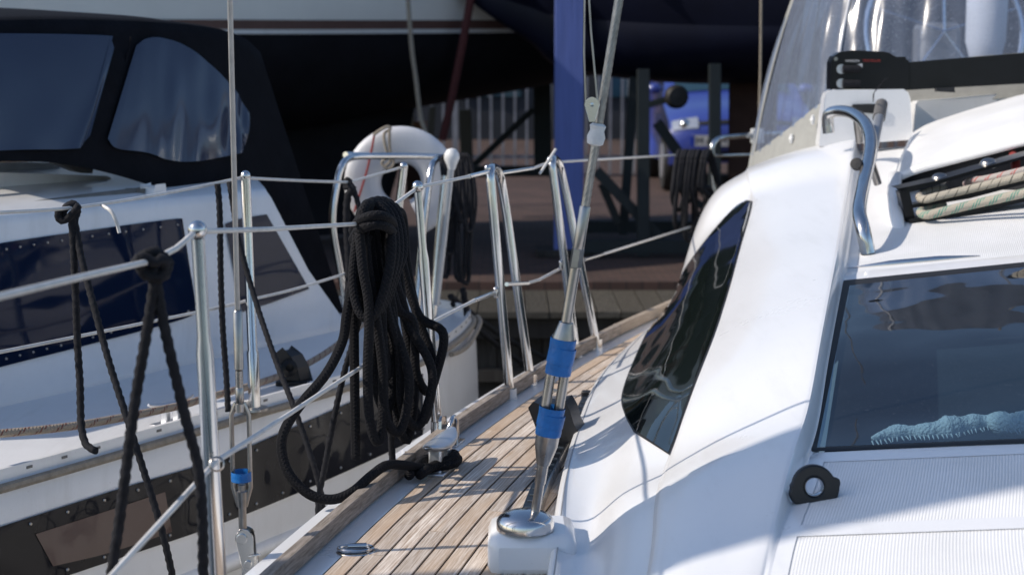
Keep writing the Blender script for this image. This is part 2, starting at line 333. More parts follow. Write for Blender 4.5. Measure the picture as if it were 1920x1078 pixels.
def film(name, tint, gloss_rough, trans, wob=0.3, wscale=(8, 8, 1.2), base_ior=1.45, dust=0.0):
    """clear sheet: tinted see-through mixed with a mirror by Fresnel; a little dust with bluish sky haze painted in"""
    m = bpy.data.materials.new(name); m.use_nodes = True; nt = m.node_tree; L = nt.links.new
    nt.nodes.remove(nt.nodes['Principled BSDF']); out = nt.nodes['Material Output']
    tr = N(nt, 'ShaderNodeBsdfTransparent'); tr.inputs[0].default_value = (*tint, 1)
    gl = N(nt, 'ShaderNodeBsdfGlossy'); gl.inputs['Roughness'].default_value = gloss_rough
    df = N(nt, 'ShaderNodeBsdfDiffuse'); df.inputs[0].default_value = (0.44, 0.51, 0.66, 1)  # bluish dust colour also paints a haze of reflected sky
    fr = N(nt, 'ShaderNodeFresnel'); ge = N(nt, 'ShaderNodeNewGeometry'); io = N(nt, 'ShaderNodeMapRange'); io.inputs['To Min'].default_value = base_ior; io.inputs['To Max'].default_value = 1 / base_ior; L(ge.outputs['Backfacing'], io.inputs[0]); L(io.outputs[0], fr.inputs[0])   # a thin sheet reflects alike from both sides
    tc = N(nt, 'ShaderNodeTexCoord'); mp = N(nt, 'ShaderNodeMapping'); mp.inputs['Scale'].default_value = wscale; L(tc.outputs['Object'], mp.inputs[0])
    nz = N(nt, 'ShaderNodeTexNoise'); nz.inputs['Scale'].default_value = 1; nz.inputs['Detail'].default_value = 1.5; L(mp.outputs[0], nz.inputs['Vector'])
    bp = N(nt, 'ShaderNodeBump'); bp.inputs['Strength'].default_value = wob; bp.inputs['Distance'].default_value = 0.05; L(nz.outputs['Fac'], bp.inputs['Height'])
    L(bp.outputs[0], gl.inputs['Normal']); L(bp.outputs[0], fr.inputs['Normal'])
    a1 = N(nt, 'ShaderNodeMixShader'); L(fr.outputs[0], a1.inputs[0]); L(tr.outputs[0], a1.inputs[1]); L(gl.outputs[0], a1.inputs[2])
    n2 = N(nt, 'ShaderNodeTexNoise'); n2.inputs['Scale'].default_value = 220; n2.inputs['Detail'].default_value = 3; L(tc.outputs['Object'], n2.inputs['Vector'])
    rp = N(nt, 'ShaderNodeValToRGB'); rp.color_ramp.elements[0].position = 0.62; rp.color_ramp.elements[1].position = 0.8
    rp.color_ramp.elements[0].color = (dust, dust, dust, 1); rp.color_ramp.elements[1].color = (min(1, dust * 8),) * 3 + (1,)
    L(n2.outputs['Fac'], rp.inputs[0])
    a2 = N(nt, 'ShaderNodeMixShader'); L(rp.outputs[0], a2.inputs[0]); L(a1.outputs[0], a2.inputs[1]); L(df.outputs[0], a2.inputs[2]); L(a2.outputs[0], out.inputs[0])
    return m
M['vinyl'] = film('clear_vinyl', (0.70, 0.78, 0.92), 0.2, 0.8, wob=0.4, wscale=(8, 8, 0.9), base_ior=1.9, dust=0.17)
M['vinyl_dark'] = film('smoked_vinyl', (0.32, 0.34, 0.38), 0.06, 0.5, wob=0.16, wscale=(5, 5, 1), dust=0.01)
M['glass_front'] = film('blue_tinted_glass', (0.48, 0.62, 0.69), 0.02, 0.3, wob=0.2, wscale=(3.0, 3.0, 3.0), base_ior=1.62, dust=0.012)
def darkglass(name, base, wob, ws, rough=0.04, ior=1.5):
    m, nt, b = newmat(name); L = nt.links.new
    b.inputs['Base Color'].default_value = (*base, 1); b.inputs['Roughness'].default_value = rough; b.inputs['IOR'].default_value = ior
    tc = N(nt, 'ShaderNodeTexCoord'); nz = N(nt, 'ShaderNodeTexNoise'); nz.inputs['Scale'].default_value = ws; nz.inputs['Detail'].default_value = 1.5; L(tc.outputs['Object'], nz.inputs['Vector'])
    bp = N(nt, 'ShaderNodeBump'); bp.inputs['Strength'].default_value = wob; bp.inputs['Distance'].default_value = 0.05; L(nz.outputs['Fac'], bp.inputs['Height']); L(bp.outputs[0], b.inputs['Normal'])
    return m
M['acrylic'] = darkglass('dark_acrylic', (0.008, 0.012, 0.011), 0.16, 2.2)
M['acrylic_blue'] = darkglass('dark_blue_acrylic', (0.005, 0.011, 0.032), 0.2, 2.4, ior=1.3)
M['acrylic_hull'] = darkglass('hull_window_acrylic', (0.008, 0.008, 0.011), 0.8, 4.5, 0.06, 1.3)

def brick_ground():
    m, nt, b = newmat('brick_paving'); L = nt.links.new
    tc = N(nt, 'ShaderNodeTexCoord'); bt = N(nt, 'ShaderNodeTexBrick'); bt.inputs['Scale'].default_value = 4.6
    bt.inputs['Color1'].default_value = (0.085, 0.046, 0.036, 1); bt.inputs['Color2'].default_value = (0.05, 0.028, 0.022, 1); bt.inputs['Mortar'].default_value = (0.02, 0.017, 0.015, 1)
    bt.inputs['Mortar Size'].default_value = 0.02
    L(tc.outputs['Object'], bt.inputs['Vector'])
    nz = N(nt, 'ShaderNodeTexNoise'); nz.inputs['Scale'].default_value = 1.7; nz.inputs['Detail'].default_value = 7; L(tc.outputs['Object'], nz.inputs['Vector'])
    mx = N(nt, 'ShaderNodeMix', data_type='RGBA', blend_type='OVERLAY'); mx.inputs[0].default_value = 0.6; L(bt.outputs[0], mx.inputs[6]); L(nz.outputs['Fac'], mx.inputs[7])
    L(mx.outputs[2], b.inputs['Base Color']); b.inputs['Roughness'].default_value = 0.9
    bp = N(nt, 'ShaderNodeBump'); bp.inputs['Strength'].default_value = 0.5; bp.inputs['Distance'].default_value = 0.01; L(bt.outputs['Fac'], bp.inputs['Height']); bp.invert = True; L(bp.outputs[0], b.inputs['Normal'])
    return m
M['brick'] = brick_ground()
def water_mat():
    m, nt, b = newmat('harbour_water'); L = nt.links.new
    b.inputs['Base Color'].default_value = (0.012, 0.018, 0.018, 1); b.inputs['Roughness'].default_value = 0.06; b.inputs['IOR'].default_value = 1.33
    tc = N(nt, 'ShaderNodeTexCoord'); nz = N(nt, 'ShaderNodeTexNoise'); nz.inputs['Scale'].default_value = 3; nz.inputs['Detail'].default_value = 4; L(tc.outputs['Object'], nz.inputs['Vector'])
    bp = N(nt, 'ShaderNodeBump'); bp.inputs['Strength'].default_value = 0.4; bp.inputs['Distance'].default_value = 0.1; L(nz.outputs['Fac'], bp.inputs['Height']); L(bp.outputs[0], b.inputs['Normal'])
    return m
M['water'] = water_mat()

def twist(pts, r, name, mat, parent=None, pitch=None, lobes=3):
    pitch = pitch or r * 6.5
    b_ = MB(); b_.tube(even(pts, pitch / 8), r, n=12, lobes=lobes, pitch=pitch, amp=0.34); return b_.build(name, mat, parent, auto=False)
def PX(lst): return [U(*p) for p in lst]

# ------------------------------------------------------------------ setting: water, quay
def sheet(name, x0, x1, y0, y1, z, mat):
    b_ = MB(); b_.add([(x0, y0, z), (x1, y0, z), (x1, y1, z), (x0, y1, z)], [(0, 1, 2, 3)])
    o = b_.build(name, mat, smooth=False, kind='structure'); return o
sheet('water', -400, 400, -400, 30, 0.0, M['water'])
QZ = 0.72
b_ = MB()
b_.add([(-400, 9.95, QZ), (400, 9.95, QZ), (400, 900, QZ), (-400, 900, QZ), (-400, 9.95, -1), (400, 9.95, -1)], [(0, 1, 2, 3), (4, 5, 1, 0)])
b_.build('quay', M['brick'], smooth=False, kind='structure')

# ------------------------------------------------------------------ our yacht
yacht = thing('sailing_yacht', 'nearest white sailing yacht with weathered teak side deck and blue tinted front window', 'sailboat', (0.9, 4.0, 0))
HD = rad(15); INB = V((math.cos(HD), -math.sin(HD), 0)); AFT = V((math.sin(HD), math.cos(HD), 0)); UP = V((0, 0, 1))

# --- deck edge curve (inner base of the toe rail), on the deck plane
ib_px = [(560, 1078), (640, 1000), (735, 905), (830, 837), (905, 787), (975, 744), (1090, 668), (1200, 612)]
IB = [UZ(x, y, DECK) for x, y in ib_px]
def polyfit(xs, ys, deg):
    n_ = deg + 1; A_ = [[sum(x ** (i + j) for x in xs) for j in range(n_)] + [sum(y * x ** i for x, y in zip(xs, ys))] for i in range(n_)]
    for i in range(n_):
        pv = max(range(i, n_), key=lambda r: abs(A_[r][i])); A_[i], A_[pv] = A_[pv], A_[i]
        for r in range(n_):
            if r != i:
                f = A_[r][i] / A_[i][i]; A_[r] = [a_ - f * c_ for a_, c_ in zip(A_[r], A_[i])]
    return [A_[i][n_] / A_[i][i] for i in range(n_)]
pc = polyfit([p.y for p in IB], [p.x for p in IB], 2)
IB = [V((sum(c_ * y ** k for k, c_ in enumerate(pc)), y, DECK)) for y in [IB[0].y + (IB[-1].y - IB[0].y) * i / 7 for i in range(8)]]
h0 = (IB[0] - IB[1]).normalized()
IB = [IB[0] + h0 * 1.1 + V((-.05, 0, 0)), IB[0] + h0 * .5] + IB
h1 = (IB[-1] - IB[-3]).normalized()
IB += [IB[-1] + h1 * .9 + V((.06, 0, 0)), IB[-1] + h1 * 2.0 + V((.25, 0, 0)), IB[-1] + h1 * 3.0 + V((.6, 0, 0))]
IBs = even(IB, 0.04)
def offset_curve(C, o):
    out = []
    for i, p in enumerate(C):
        t = (C[min(i + 3, len(C) - 1)] - C[max(i - 3, 0)]).normalized(); n = V((t.y, -t.x, 0)); out.append(p + n * o)
    return out            # positive = inboard (right of travel aft)
# hull
rows = []
for p, q in zip(offset_curve(IBs, -0.028), range(len(IBs))):
    pass
G0 = offset_curve(IBs, -0.020); G1 = offset_curve(IBs, -0.088); G2 = offset_curve(IBs, -0.098); G3 = offset_curve(IBs, -0.03); G4 = offset_curve(IBs, 0.12); G5 = offset_curve(IBs, .5)
rows = [[p + UP * 0.004 for p in G0], [p + UP * 0.0 for p in G1], [p - UP * 0.02 for p in G2], [p - UP * 0.5 for p in G3], [p - UP * 1.0 for p in G4], [p - UP * 1.45 for p in G5]]
MB().grid(rows).face().build('hull', M['gel'], yacht)
# deck base with white waterway and black caulk bed
d0 = offset_curve(IBs, -0.02); d1 = offset_curve(IBs, 0.044); d2 = offset_curve(IBs, .75)
MB().grid([[p for p in d0], [p for p in d1]]).face().build('waterway', M['gel'], yacht)
deck = MB().grid([[p - UP * 0.003 for p in d1], [p - UP * 0.003 for p in d2]]).build('side_deck', M['caulk'], yacht)
# toe rail, in lengths
ro, ri = offset_curve(IBs, -0.022), offset_curve(IBs, 0.0)
def strip(C0, C1, z0, z1, i0, i1, nm, mat, par, u0=0, bev=0.0015):
    rows_, uv = [], []
    L = 0
    for i in range(i0, i1 + 1):
        if i > i0: L += (C0[i] - C0[i - 1]).length
        a_, b__ = C0[i], C1[i]; wv = (b__ - a_).length; hh = z1 - z0
        rows_.append([a_ + UP * z0, a_ + UP * z1, b__ + UP * z1, b__ + UP * z0])
        uv += [(L + u0, -hh), (L + u0, 0), (L + u0, wv), (L + u0, wv + hh)]
    m = MB(); m.grid(rows_, uv, close=True); n = len(rows_)
    m.f.append((0, 1, 2, 3)); m.f.append((4 * n - 1, 4 * n - 2, 4 * n - 3, 4 * n - 4))
    return m.build(nm, mat, par, smooth=False, bevel=bev)
rail_root = None
k = 0
while k < len(IBs) - 2:
    k2 = min(k + 46, len(IBs) - 1); strip(ro, ri, 0.0045, 0.039, k, k2, 'toe_rail', M['teak_rail'], yacht, u0=k); k = k2
# teak planks
PW, GAP = 0.0335, 0.0046
for r in range(15):
    o0 = 0.048 + r * (PW + GAP); c0 = offset_curve(IBs, o0); c1 = offset_curve(IBs, o0 + PW)
    k = random.randint(0, 6)
    kk = 0; nxt = [10 + (r * 17) % 30]
    while kk < len(IBs) - 3:
        k2 = min(kk + (12 + (r * 19) % 34 if kk == 0 else 44), len(IBs) - 1)
        if k2 - kk < 2: break
        A_, B_ = c0[:], c1[:]
        if k2 < len(IBs) - 1:
            A_[k2] = c0[k2].lerp(c0[k2 - 1], 0.05); B_[k2] = c1[k2].lerp(c1[k2 - 1], 0.05)
        if A_[kk].y < 7.2:
            strip(A_, B_, -0.002, 0.0015 + random.uniform(-.0004, .0004), kk, k2, 'plank', M['teak'], deck, u0=r * 3.1 + kk * .37, bev=0.0006)
        kk = k2

# --- coachroof side: sections from aft to fore   (base, mid wall, fold, two crown points, ridge)
ST = [  # base(px,py on deck or None->Y offset), mid, fold, ridge
 dict(B=(0.98, 6.75), M=(1336, 420, 6.7), F=(1408, 332, 6.65), R=(1602, 276, 6.6)),
 dict(B=(0.62, 5.62), M=(1306, 425, 5.52), F=(1400, 318, 5.48), R=(1602, 260, 5.35)),
 dict(B=(0.50, 5.12), M=(1282, 520, 5.02), F=(1409, 374, 5.00), R=(1592, 340, 4.72)),
 dict(B=(0.36, 4.62), M=(1242, 598, 4.50), F=(1386, 465, 4.40), R=(1580, 420, 4.18)),
 dict(B=(0.225, 4.06), M=(1200, 680, 3.98), F=(1360, 560, 3.85), R=(1566, 495, 3.72)),
 dict(B=(0.135, 3.42), M=(1165, 785, 3.32), F=(1301, 720, 3.20), R=(1542, 620, 3.15)),
 dict(B=(0.095, 3.05), M=(1132, 890, 2.97), F=(1256, 852, 2.85), R=(1516, 760, 2.76)),
 dict(B=(0.075, 2.80), M=(1112, 965, 2.74), F=(1232, 925, 2.62), R=(1484, 860, 2.50)),
 dict(B=(0.055, 2.48), M=(1098, 1070, 2.45), F=(1222, 1030, 2.36), R=(1441, 1036, 2.22)),
 dict(B=(0.02, 2.05), M=(1080, 1260, 2.0), F=(1190, 1240, 1.95), R=(1400, 1262, 1.85)),
 dict(B=(-0.04, 1.5), M=(1060, 1700, 1.45), F=(1170, 1690, 1.42), R=(1370, 1690, 1.36)),
]
NS = 122
B0 = cr([V((s['B'][0], s['B'][1], DECK - .01)) for s in ST], NS)
Ms = cr([U(*s['M']) for s in ST], NS); Fs = cr([U(*s['F']) for s in ST], NS); Rs = cr([U(*s['R']) for s in ST], NS)
HW = cr([V((h, 0, 0)) for h in (0.05, 0.05, 0.05, 0.05, 0.05, 0.046, 0.044, 0.036, 0.001, 0.0005, 0.0005)], NS)   # inner ridge wall height
rows = []
for i in range(NS):
    b0, m_, f_, r_ = B0[i], Ms[i], Fs[i], Rs[i]; t = i / (NS - 1)
    b1 = b0 + INB * 0.008 + UP * 0.045; b2 = b0 + INB * 0.02 + UP * 0.058
    b3 = b2.lerp(m_, 0.25) - UP * 0.004
    bulge = (1 - min(1, max(0, t - .1) * 2.4)) * 0.03
    wall = m_.lerp(f_, 0.5) + (-INB * 0.6 + UP * 0.6) * (0.008 + bulge)
    c1 = f_.lerp(r_, 0.07) + UP * (0.006); c2 = f_.lerp(r_, 0.4) + UP * 0.014; c3 = f_.lerp(r_, 0.8) + UP * 0.009
    r1 = f_.lerp(r_, 0.955) + UP * 0.004
    sec = [b0, b1, b1.lerp(b2, .5) - INB * .002 + UP * .002, b2, b3, m_, wall, f_.lerp(m_, 0.06), f_, c1, c2, c3, r1, r_]
    rows.append([sec[0]] + cr(sec, 60)[1:])
side_grid = rows
MBc = MB().grid(rows).face()
coach = MBc.build('coachroof', M['gel'], yacht, auto=False)
side_bvh = BVHTree.FromPolygons([tuple(p) for p in MBc.v], MBc.f)
# inner ridge wall + cabin front / top as one moulding
rows, uvs = [], []
WW = []
AFTL = 0
for i in range(NS):
    h = HW[i].x; r_ = Rs[i]
    wl = r_ + INB * (0.006 + 0.25 * h) - UP * h
    WW.append(wl)
    lst = [r_, r_ + INB * 0.004 - UP * min(0.004, h * .4), r_ + INB * (0.005 + .15 * h) - UP * h * .75, wl - UP * 0.0, wl + INB * 0.012 - UP * 0.003 + UP * min(h, .01) * 0]
    rows.append(lst)
MB().grid(rows).face().build('ridge_wall', M['gel'], coach, auto=False)
def cab(i, wv):
    """cabin surface point: station i, wv metres inboard of the ridge wall"""
    p = WW[i] + INB * wv; r_ = 0.125 * wv - 0.042 * wv * wv; return p + UP * (r_ - 0.003 * math.exp(-(wv / .03) ** 2))
WN = [0.0, 0.006, 0.014, 0.03] + [0.03 + 1.33 * j / 90 for j in range(1, 91)]
allr = [[cab(i, x) for x in WN] for i in range(NS)]
Lg = [0]
for i in range(1, NS): Lg.append(Lg[-1] + (WW[i] - WW[i - 1]).length)
win_px = [(1577, 531), (2250, 462), (2250, 812), (1512, 844)]
def inpoly(p, poly):
    x, y = p; c = False
    for i in range(len(poly)):
        x1, y1 = poly[i]; x2, y2 = poly[i - 1]
        if (y1 > y) != (y2 > y) and x < (x2 - x1) * (y - y1) / (y2 - y1) + x1: c = not c
    return c
m = MB(); n = len(WN); vs = [p for r in allr for p in r]; uv = [(Lg[i], WN[j]) for i in range(NS) for j in range(n)]
sm = [(1582, 524), (2272, 455), (2272, 822), (1517, 852)]
i_aft = 7   # cabin top continues to the aft
fs = []
for i in range(NS - 1):
    for j in range(n - 1):
        q = (i * n + j, i * n + j + 1, (i + 1) * n + j + 1, (i + 1) * n + j)
        if all(inpoly(proj(vs[k]), sm) for k in q): continue
        fs.append(q)
full = []
for i in range(NS - 1):
    for j in range(n - 1): full.append((i * n + j, i * n + j + 1, (i + 1) * n + j + 1, (i + 1) * n + j))
bvs = [cab(i, x) for i in range(NS) for x in ([-.12, -.05] + WN)]; bn = n + 2
cab_bvh = BVHTree.FromPolygons([tuple(p) for p in bvs], [(i * bn + j, i * bn + j + 1, (i + 1) * bn + j + 1, (i + 1) * bn + j) for i in range(NS - 1) for j in range(bn - 1)])
m.add(vs, fs, uv); m.face()
cabin = m.build('cabin_front', M['ribbed'], yacht, auto=False)
def hit(bvh, px, py, off=0.0):
    for jx, jy in ((0, 0), (.31, .17), (-.29, .23), (.7, -.6), (-.8, .9), (2, 1.3), (-2, -1.7)):
        r_ = ray(px + jx, py + jy).normalized(); h = bvh.ray_cast(CAM, r_)
        if h[0] is not None: break
    if h[0] is None: return None
    nn = h[1] if h[1].dot(r_) < 0 else -h[1]
    return h[0] + nn * off
def patch(bvh, left, right, nu, nv, off, wrk=None):
    """surface patch following a hull surface between two pixel curves"""
    Lc = cr([V((x, y, 0)) for x, y in left], nu); Rc = cr([V((x, y, 0)) for x, y in right], nu); rows_ = []; last = None
    for i in range(nu):
        row = []
        for j in range(nv):
            q = Lc[i].lerp(Rc[i], j / (nv - 1)); h = hit(bvh, q.x, q.y, off + (wrk(i / (nu - 1), j / (nv - 1)) if wrk else 0))
            if h is None: h = last
            last = h; row.append(h)
        rows_.append(row)
    return rows_
# side window
sl = [(1403, 379), (1378, 392), (1330, 446), (1280, 515), (1230, 596), (1190, 680), (1169, 742), (1175, 778), (1192, 808)]
sr = [(1409, 381), (1405, 400), (1385, 470), (1366, 540), (1340, 622), (1305, 712), (1280, 780), (1266, 822), (1254, 851)]
for nm, mt, gx, off in (('window_seal', 'rubber', 3, 0.002), ('side_window', 'acrylic', 0, 0.0035)):
    l2 = [(x - gx, y - (gx if i == 0 else 0) + (gx if i == 8 else 0)) for i, (x, y) in enumerate(sl)]; r2 = [(x + gx * .7, y - (gx if i == 0 else 0) + (gx if i == 8 else 0)) for i, (x, y) in enumerate(sr)]
    MB().grid(patch(side_bvh, l2, r2, 46, 18, off)).face().build(nm, M[mt], coach, auto=False)
# front window: black seal ring and blue glass
def quad_patch(bvh, q, nu, nv, off): return patch(bvh, [q[0], q[3]], [q[1], q[2]], nu, nv, off)
wo = [(1580, 527), (2260, 458), (2260, 818), (1515, 848)]; wi = [(1593, 536), (2240, 468), (2240, 809), (1532, 839)]
def cabray(px, py, off=0.0):
    h = hit(cab_bvh, px, py, off)
    return h
def ringrows(o, i_, off, nseg=24):
    def edge(q):
        out = []
        for k in range(4):
            a_, b__ = q[k], q[(k + 1) % 4]
            for t in range(nseg): out.append((a_[0] + (b__[0] - a_[0]) * t / nseg, a_[1] + (b__[1] - a_[1]) * t / nseg))
        return out
    E0, E1 = edge(o), edge(i_)
    return [[cabray(*p, off * .4) or V((0, 0, 0)) for p in E0], [cabray(*p, off) or V((0, 0, 0)) for p in [((a_[0] * 0.6 + b__[0] * .4), (a_[1] * .6 + b__[1] * .4)) for a_, b__ in zip(E0, E1)]], [cabray(*p, off * .2) or V((0, 0, 0)) for p in E1]]
MB().grid(ringrows(wo, wi, 0.004), close=True).face().build('window_seal', M['rubber'], cabin, auto=False)
fw = MB().grid(patch(cab_bvh, [wi[0], wi[3]], [wi[1], wi[2]], 30, 30, 0.0012)).face().build('front_window', M['glass_front'], cabin, auto=False)
# dark saloon below the glass
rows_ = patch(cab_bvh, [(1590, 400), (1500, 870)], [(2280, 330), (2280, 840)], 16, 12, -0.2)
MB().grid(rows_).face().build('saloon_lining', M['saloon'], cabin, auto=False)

def ring_strip(o, i_, off, nm):
    MB().grid(ringrows(o, i_, off), close=True).face().build(nm, M['gel'], cabin, auto=False)
ring_strip([(1580, 513), (2290, 440), (2290, 836), (1515, 868)], [(1580.5, 526), (2261, 457), (2261, 819), (1515.5, 849)], .0022, 'smooth_margin')
ks = [i for i in range(4, NS - 3)]; k1 = [i for i in ks if proj(cab(i, .02))[1] < 508]; k2 = [i for i in ks if proj(cab(i, .02))[1] > 858]
for kk_ in (k1, k2): MB().grid([[cab(i, x) + UP * .0016 for i in kk_] for x in (.004, .016, .03)]).face().build('smooth_margin', M['gel'], cabin, auto=False)
MB().grid(patch(cab_bvh, [(1474, 986), (2250, 958)], [(1466, 1008), (2250, 980)], 24, 3, .0018)).face().build('smooth_margin', M['gel'], cabin, auto=False)
M['sealant'] = pm('grey_sealant', (0.34, 0.34, 0.34), 0.6, var=0.2, vscale=20)
m = MB(); m.tube([B0[i] + INB * .021 + UP * .059 for i in range(40, NS)], .0013, n=6); m.build('sealant_line', M['sealant'], coach)
# --- fluffy towel lying inside the window
pts = [(1632, 794), (1680, 783), (1740, 780), (1790, 773), (1850, 763), (1900, 768), (1960, 758), (2040, 752), (2120, 745)]
tw = []; rr = []
for i, p in enumerate(pts): tw.append(cabray(p[0], p[1], -0.03))
P_ = even(tw, 0.004); m = MB(); random.seed(3)
radii = [0.004 + 0.020 * (1 - math.exp(-i / 14)) * (0.8 + 0.2 * math.sin(i * .21) + 0.12 * math.sin(i * .53 + 1)) * random.uniform(.93, 1.07) for i in range(len(P_))]
m.tube(P_, radii, n=18)
for i in range(0, len(P_), 2):       # fringe
    p = P_[i] + V((0, -1, 0)) * radii[i] * .8 - UP * .004; m.tube([p, p + V((random.uniform(-.004, .004), -.016, -.005))], [.0022, .001], n=5)
towel = m.build('towel', M['towel'], None, auto=False); tag(towel, 'white fluffy towel lying behind the blue front window', 'towel')

# --- chainplate pedestal, dome, main shroud
c_ = U(985, 992, 2.57)
ped = MB(); pz = c_.z
ped.box((0.035, 2.60, (pz + DECK - .01) / 2), (0.155, 0.15, pz - DECK + .01)); ped.build('chainplate_pedestal', M['gel'], yacht, bevel=0.02)
dome = MB(); dome.lathe([(0.0005, 0.024), (.018, .0232), (.034, .018), (.045, .011), (.0485, .004), (.0485, -.010)], U(985, 980, 2.57), n=36, squash=((1, 0, 0), 1.05)); dome.build('chainplate_cover', M['steel'], yacht)
S0, S1 = U(1006, 945, 2.57), U(1163, -15, 2.54); SA = (S1 - S0).normalized()
def sp(py):
    """point on the shroud axis at image height py"""
    t = (945 - py) / 960.0; return S0.lerp(S1, t)
far = S0 + SA * 9.0
shr = MB(); shr.tube(even([sp(388), S0 + SA * 2.2], 0.004), 0.0078, n=36, lobes=9, pitch=0.11, amp=0.2)
shr.tube([S0 + SA * 2.2, far], 0.0078, n=8)
shroud = shr.build('shroud', M['wire'], yacht, auto=False)
mm = MB(); mm.lathe([(0.008, 0), (.0098, .004), (.0098, (sp(375) - sp(470)).length), (.0086, (sp(375) - sp(470)).length + .002)], sp(470), SA, n=18); mm.build('swage', M['steel_dull'], shroud)
mm = MB(); mm.lathe([(0.009, 0), (.0112, .003), (.0112, .034), (.0095, .036)], sp(490), SA, n=6); mm.build('lock_nut', M['steel_dull'], shroud, smooth=False)
mm = MB(); mm.tube([sp(600), sp(480)], 0.0092, n=16, lobes=0); mm.build('threaded_stud', M['steel_dull'], shroud)
mm = MB(); mm.tube([sp(962), sp(906), sp(902), sp(850)], [0.0082, .0082, .0098, .0098], n=16); mm.build('threaded_stud', M['steel_dull'], shroud)
SX = (V((1, 0, 0)) - SA * SA.x).normalized(); SY = SA.cross(SX)
tb = MB()
for sgn in (-1, 1):
    tb.tube([sp(618) + SX * .0118 * sgn, sp(810) + SX * .0118 * sgn], 0.0088, n=14)
tb.lathe([(0.0105, 0), (.012, .004), (.0195, .022), (.021, .034), (.0195, .044), (.006, .046)][::-1], sp(592) - SA * .046, SA, n=24, squash=(SX, 1.0)) if False else None
L1 = (sp(590) - sp(640)).length
tb.lathe([(.006, -.002), (.0205, 0), (.0205, L1 * .35), (.0125, L1 * .97), (.009, L1)], sp(640), SA, n=24, squash=(SX, 1.0))
L2 = (sp(790) - sp(868)).length
tb.lathe([(.008, 0), (.0118, .002), (.0200, L2 * .5), (.0215, L2 * .95), (.006, L2)], sp(868), SA, n=24, squash=(SX, 1.0))
tb.box(sp(722), (.03, .006, .004), (SX, SY, SA))
tb.build('turnbuckle', M['steel_dull'], shroud)
for y0, y1 in ((690, 622), (808, 754)):
    l_ = (sp(y1) - sp(y0)).length; mm = MB()
    prof = [(.0218 + .0012 * math.sin(k * 2.1) * .35, l_ * k / 7) for k in range(8)]
    mm.lathe(prof, sp(y0), SA, n=28, squash=(SX, 1.03)); mm.lathe([(.0221, 0), (.0229, .0006), (.0230, l_ * .45), (.0221, l_ * .46)], sp(y0) + SA * l_ * .3, (SA + SX * .06).normalized(), n=28, squash=(SX, 1.03)); mm.build('blue_tape', M['tape'], shroud)
# small flag halyard block lashed to the shroud with white tape
bk = MB(); bc = U(1110, 206, 2.525)
poly = []
for k in range(15):
    t_ = math.pi * k / 14; poly.append(bc + V((math.cos(t_) * .0125, 0, math.sin(t_) * .0125 + .008)))
poly += [bc + V((-.0058, 0, -.016)), bc + V((-.004, 0, -.020)), bc + V((.004, 0, -.020)), bc + V((.0058, 0, -.016))]
bk.prism(poly, (0, .009, 0)); blk = bk.build('halyard_block', M['steel'], shroud, smooth=False, bevel=.0012)
mm = MB(); mm.lathe([(.0001, .0016), (.0035, .0012), (.0036, 0)], bc + V((0, -.0005, .008)), (0, -1, 0), n=12); mm.build('pin', M['steel'], shroud)
mm = MB(); mm.lathe([(.006, 0), (.0135, .003), (.0155, .015), (.012, .026), (.014, .034), (.009, .038)], sp(262) - V((.001, .004, 0)), SA, n=16); mm.build('white_tape', M['tape_white'], shroud)
mm = MB(); mm.tube([U(1099, 205, 2.53), U(1095, 100, 2.53), U(1097, -60, 2.53), U(1110, -1400, 2.53)], .0019, n=6); mm.tube([U(1120, 190, 2.53), U(1108, 60, 2.53), U(1101, -60, 2.53), U(1125, -1400, 2.53)], .0019, n=6)
fh = mm.build('flag_halyard', M['steel_dull'], None); tag(fh, 'thin grey flag halyard running through small block on the near shroud', 'halyard')

# --- outboard cap shroud on the hull side
C0, C1 = U(457, 1062, 2.62), U(431, -20, 2.60); CA = (C1 - C0).normalized()
def cp(py): return C0.lerp(C1, (1062 - py) / 1082.0)
mm = MB(); mm.tube([cp(640), C0 + CA * 9], .0048, n=12, lobes=7, pitch=.07, amp=.12); cap = mm.build('shroud', M['wire_white'], yacht, auto=False)
mm = MB(); mm.lathe([(.005, 0), (.0082, .003), (.0082, .105), (.006, .108)], cp(680), CA, n=16); mm.lathe([(.006, 0), (.0075, .002), (.0075, .03), (.006, .032)], cp(745), CA, n=16); mm.tube([cp(755), cp(680)], .0068, n=12); mm.tube([cp(985), cp(900)], .0072, n=12); mm.build('swage', M['steel_dull'], cap)
mm = MB()
for sgn in (-1, 1):
    X_ = V((1, 0, 0)) * sgn
    mm.tube([cp(742) + X_ * .006, cp(765) + X_ * .0155, cp(905) + X_ * .0155, cp(942) + X_ * .005], [.005, .0042, .0042, .005], n=10)
mm.lathe([(.004, 0), (.009, .002), (.009, .016), (.004, .018)], cp(760), CA, n=14); mm.lathe([(.004, 0), (.009, .002), (.011, .03), (.004, .034)], cp(945), CA, n=14); mm.build('turnbuckle', M['steel_dull'], cap)
mm = MB(); mm.lathe([(.0185, 0), (.0187, .009), (.0185, .017)], cp(892), CA, n=20, squash=(V((1, 0, 0)), 1.0)); mm.build('blue_tape', M['tape'], cap)
mm = MB()
tg = cp(1015)
for yy in (-.012, .008):
    mm.prism([tg + V((0.004 + x_, yy, z_)) for x_, z_ in [(math.cos(t) * .016, .012 + math.sin(t) * .016) for t in [math.pi * k / 8 for k in range(9)]] + [(math.cos(t) * .012 + .006, -.036 + math.sin(t) * .012) for t in [math.pi + math.pi * k / 8 for k in range(9)]]], V((0, .004, 0)))
mm.tube([tg + V((0, -.016, .012)), tg + V((0, .016, .012))], .0095, n=14); mm.tube([tg + V((.01, -.016, -.035)), tg + V((.01, .016, -.035))], .007, n=12)
mm.tube([tg + V((.012, -.016, -.02)), tg + V((.035, -.02, -.014))], .0012, n=6)
mm.build('toggle', M['steel'], cap, bevel=.0015)
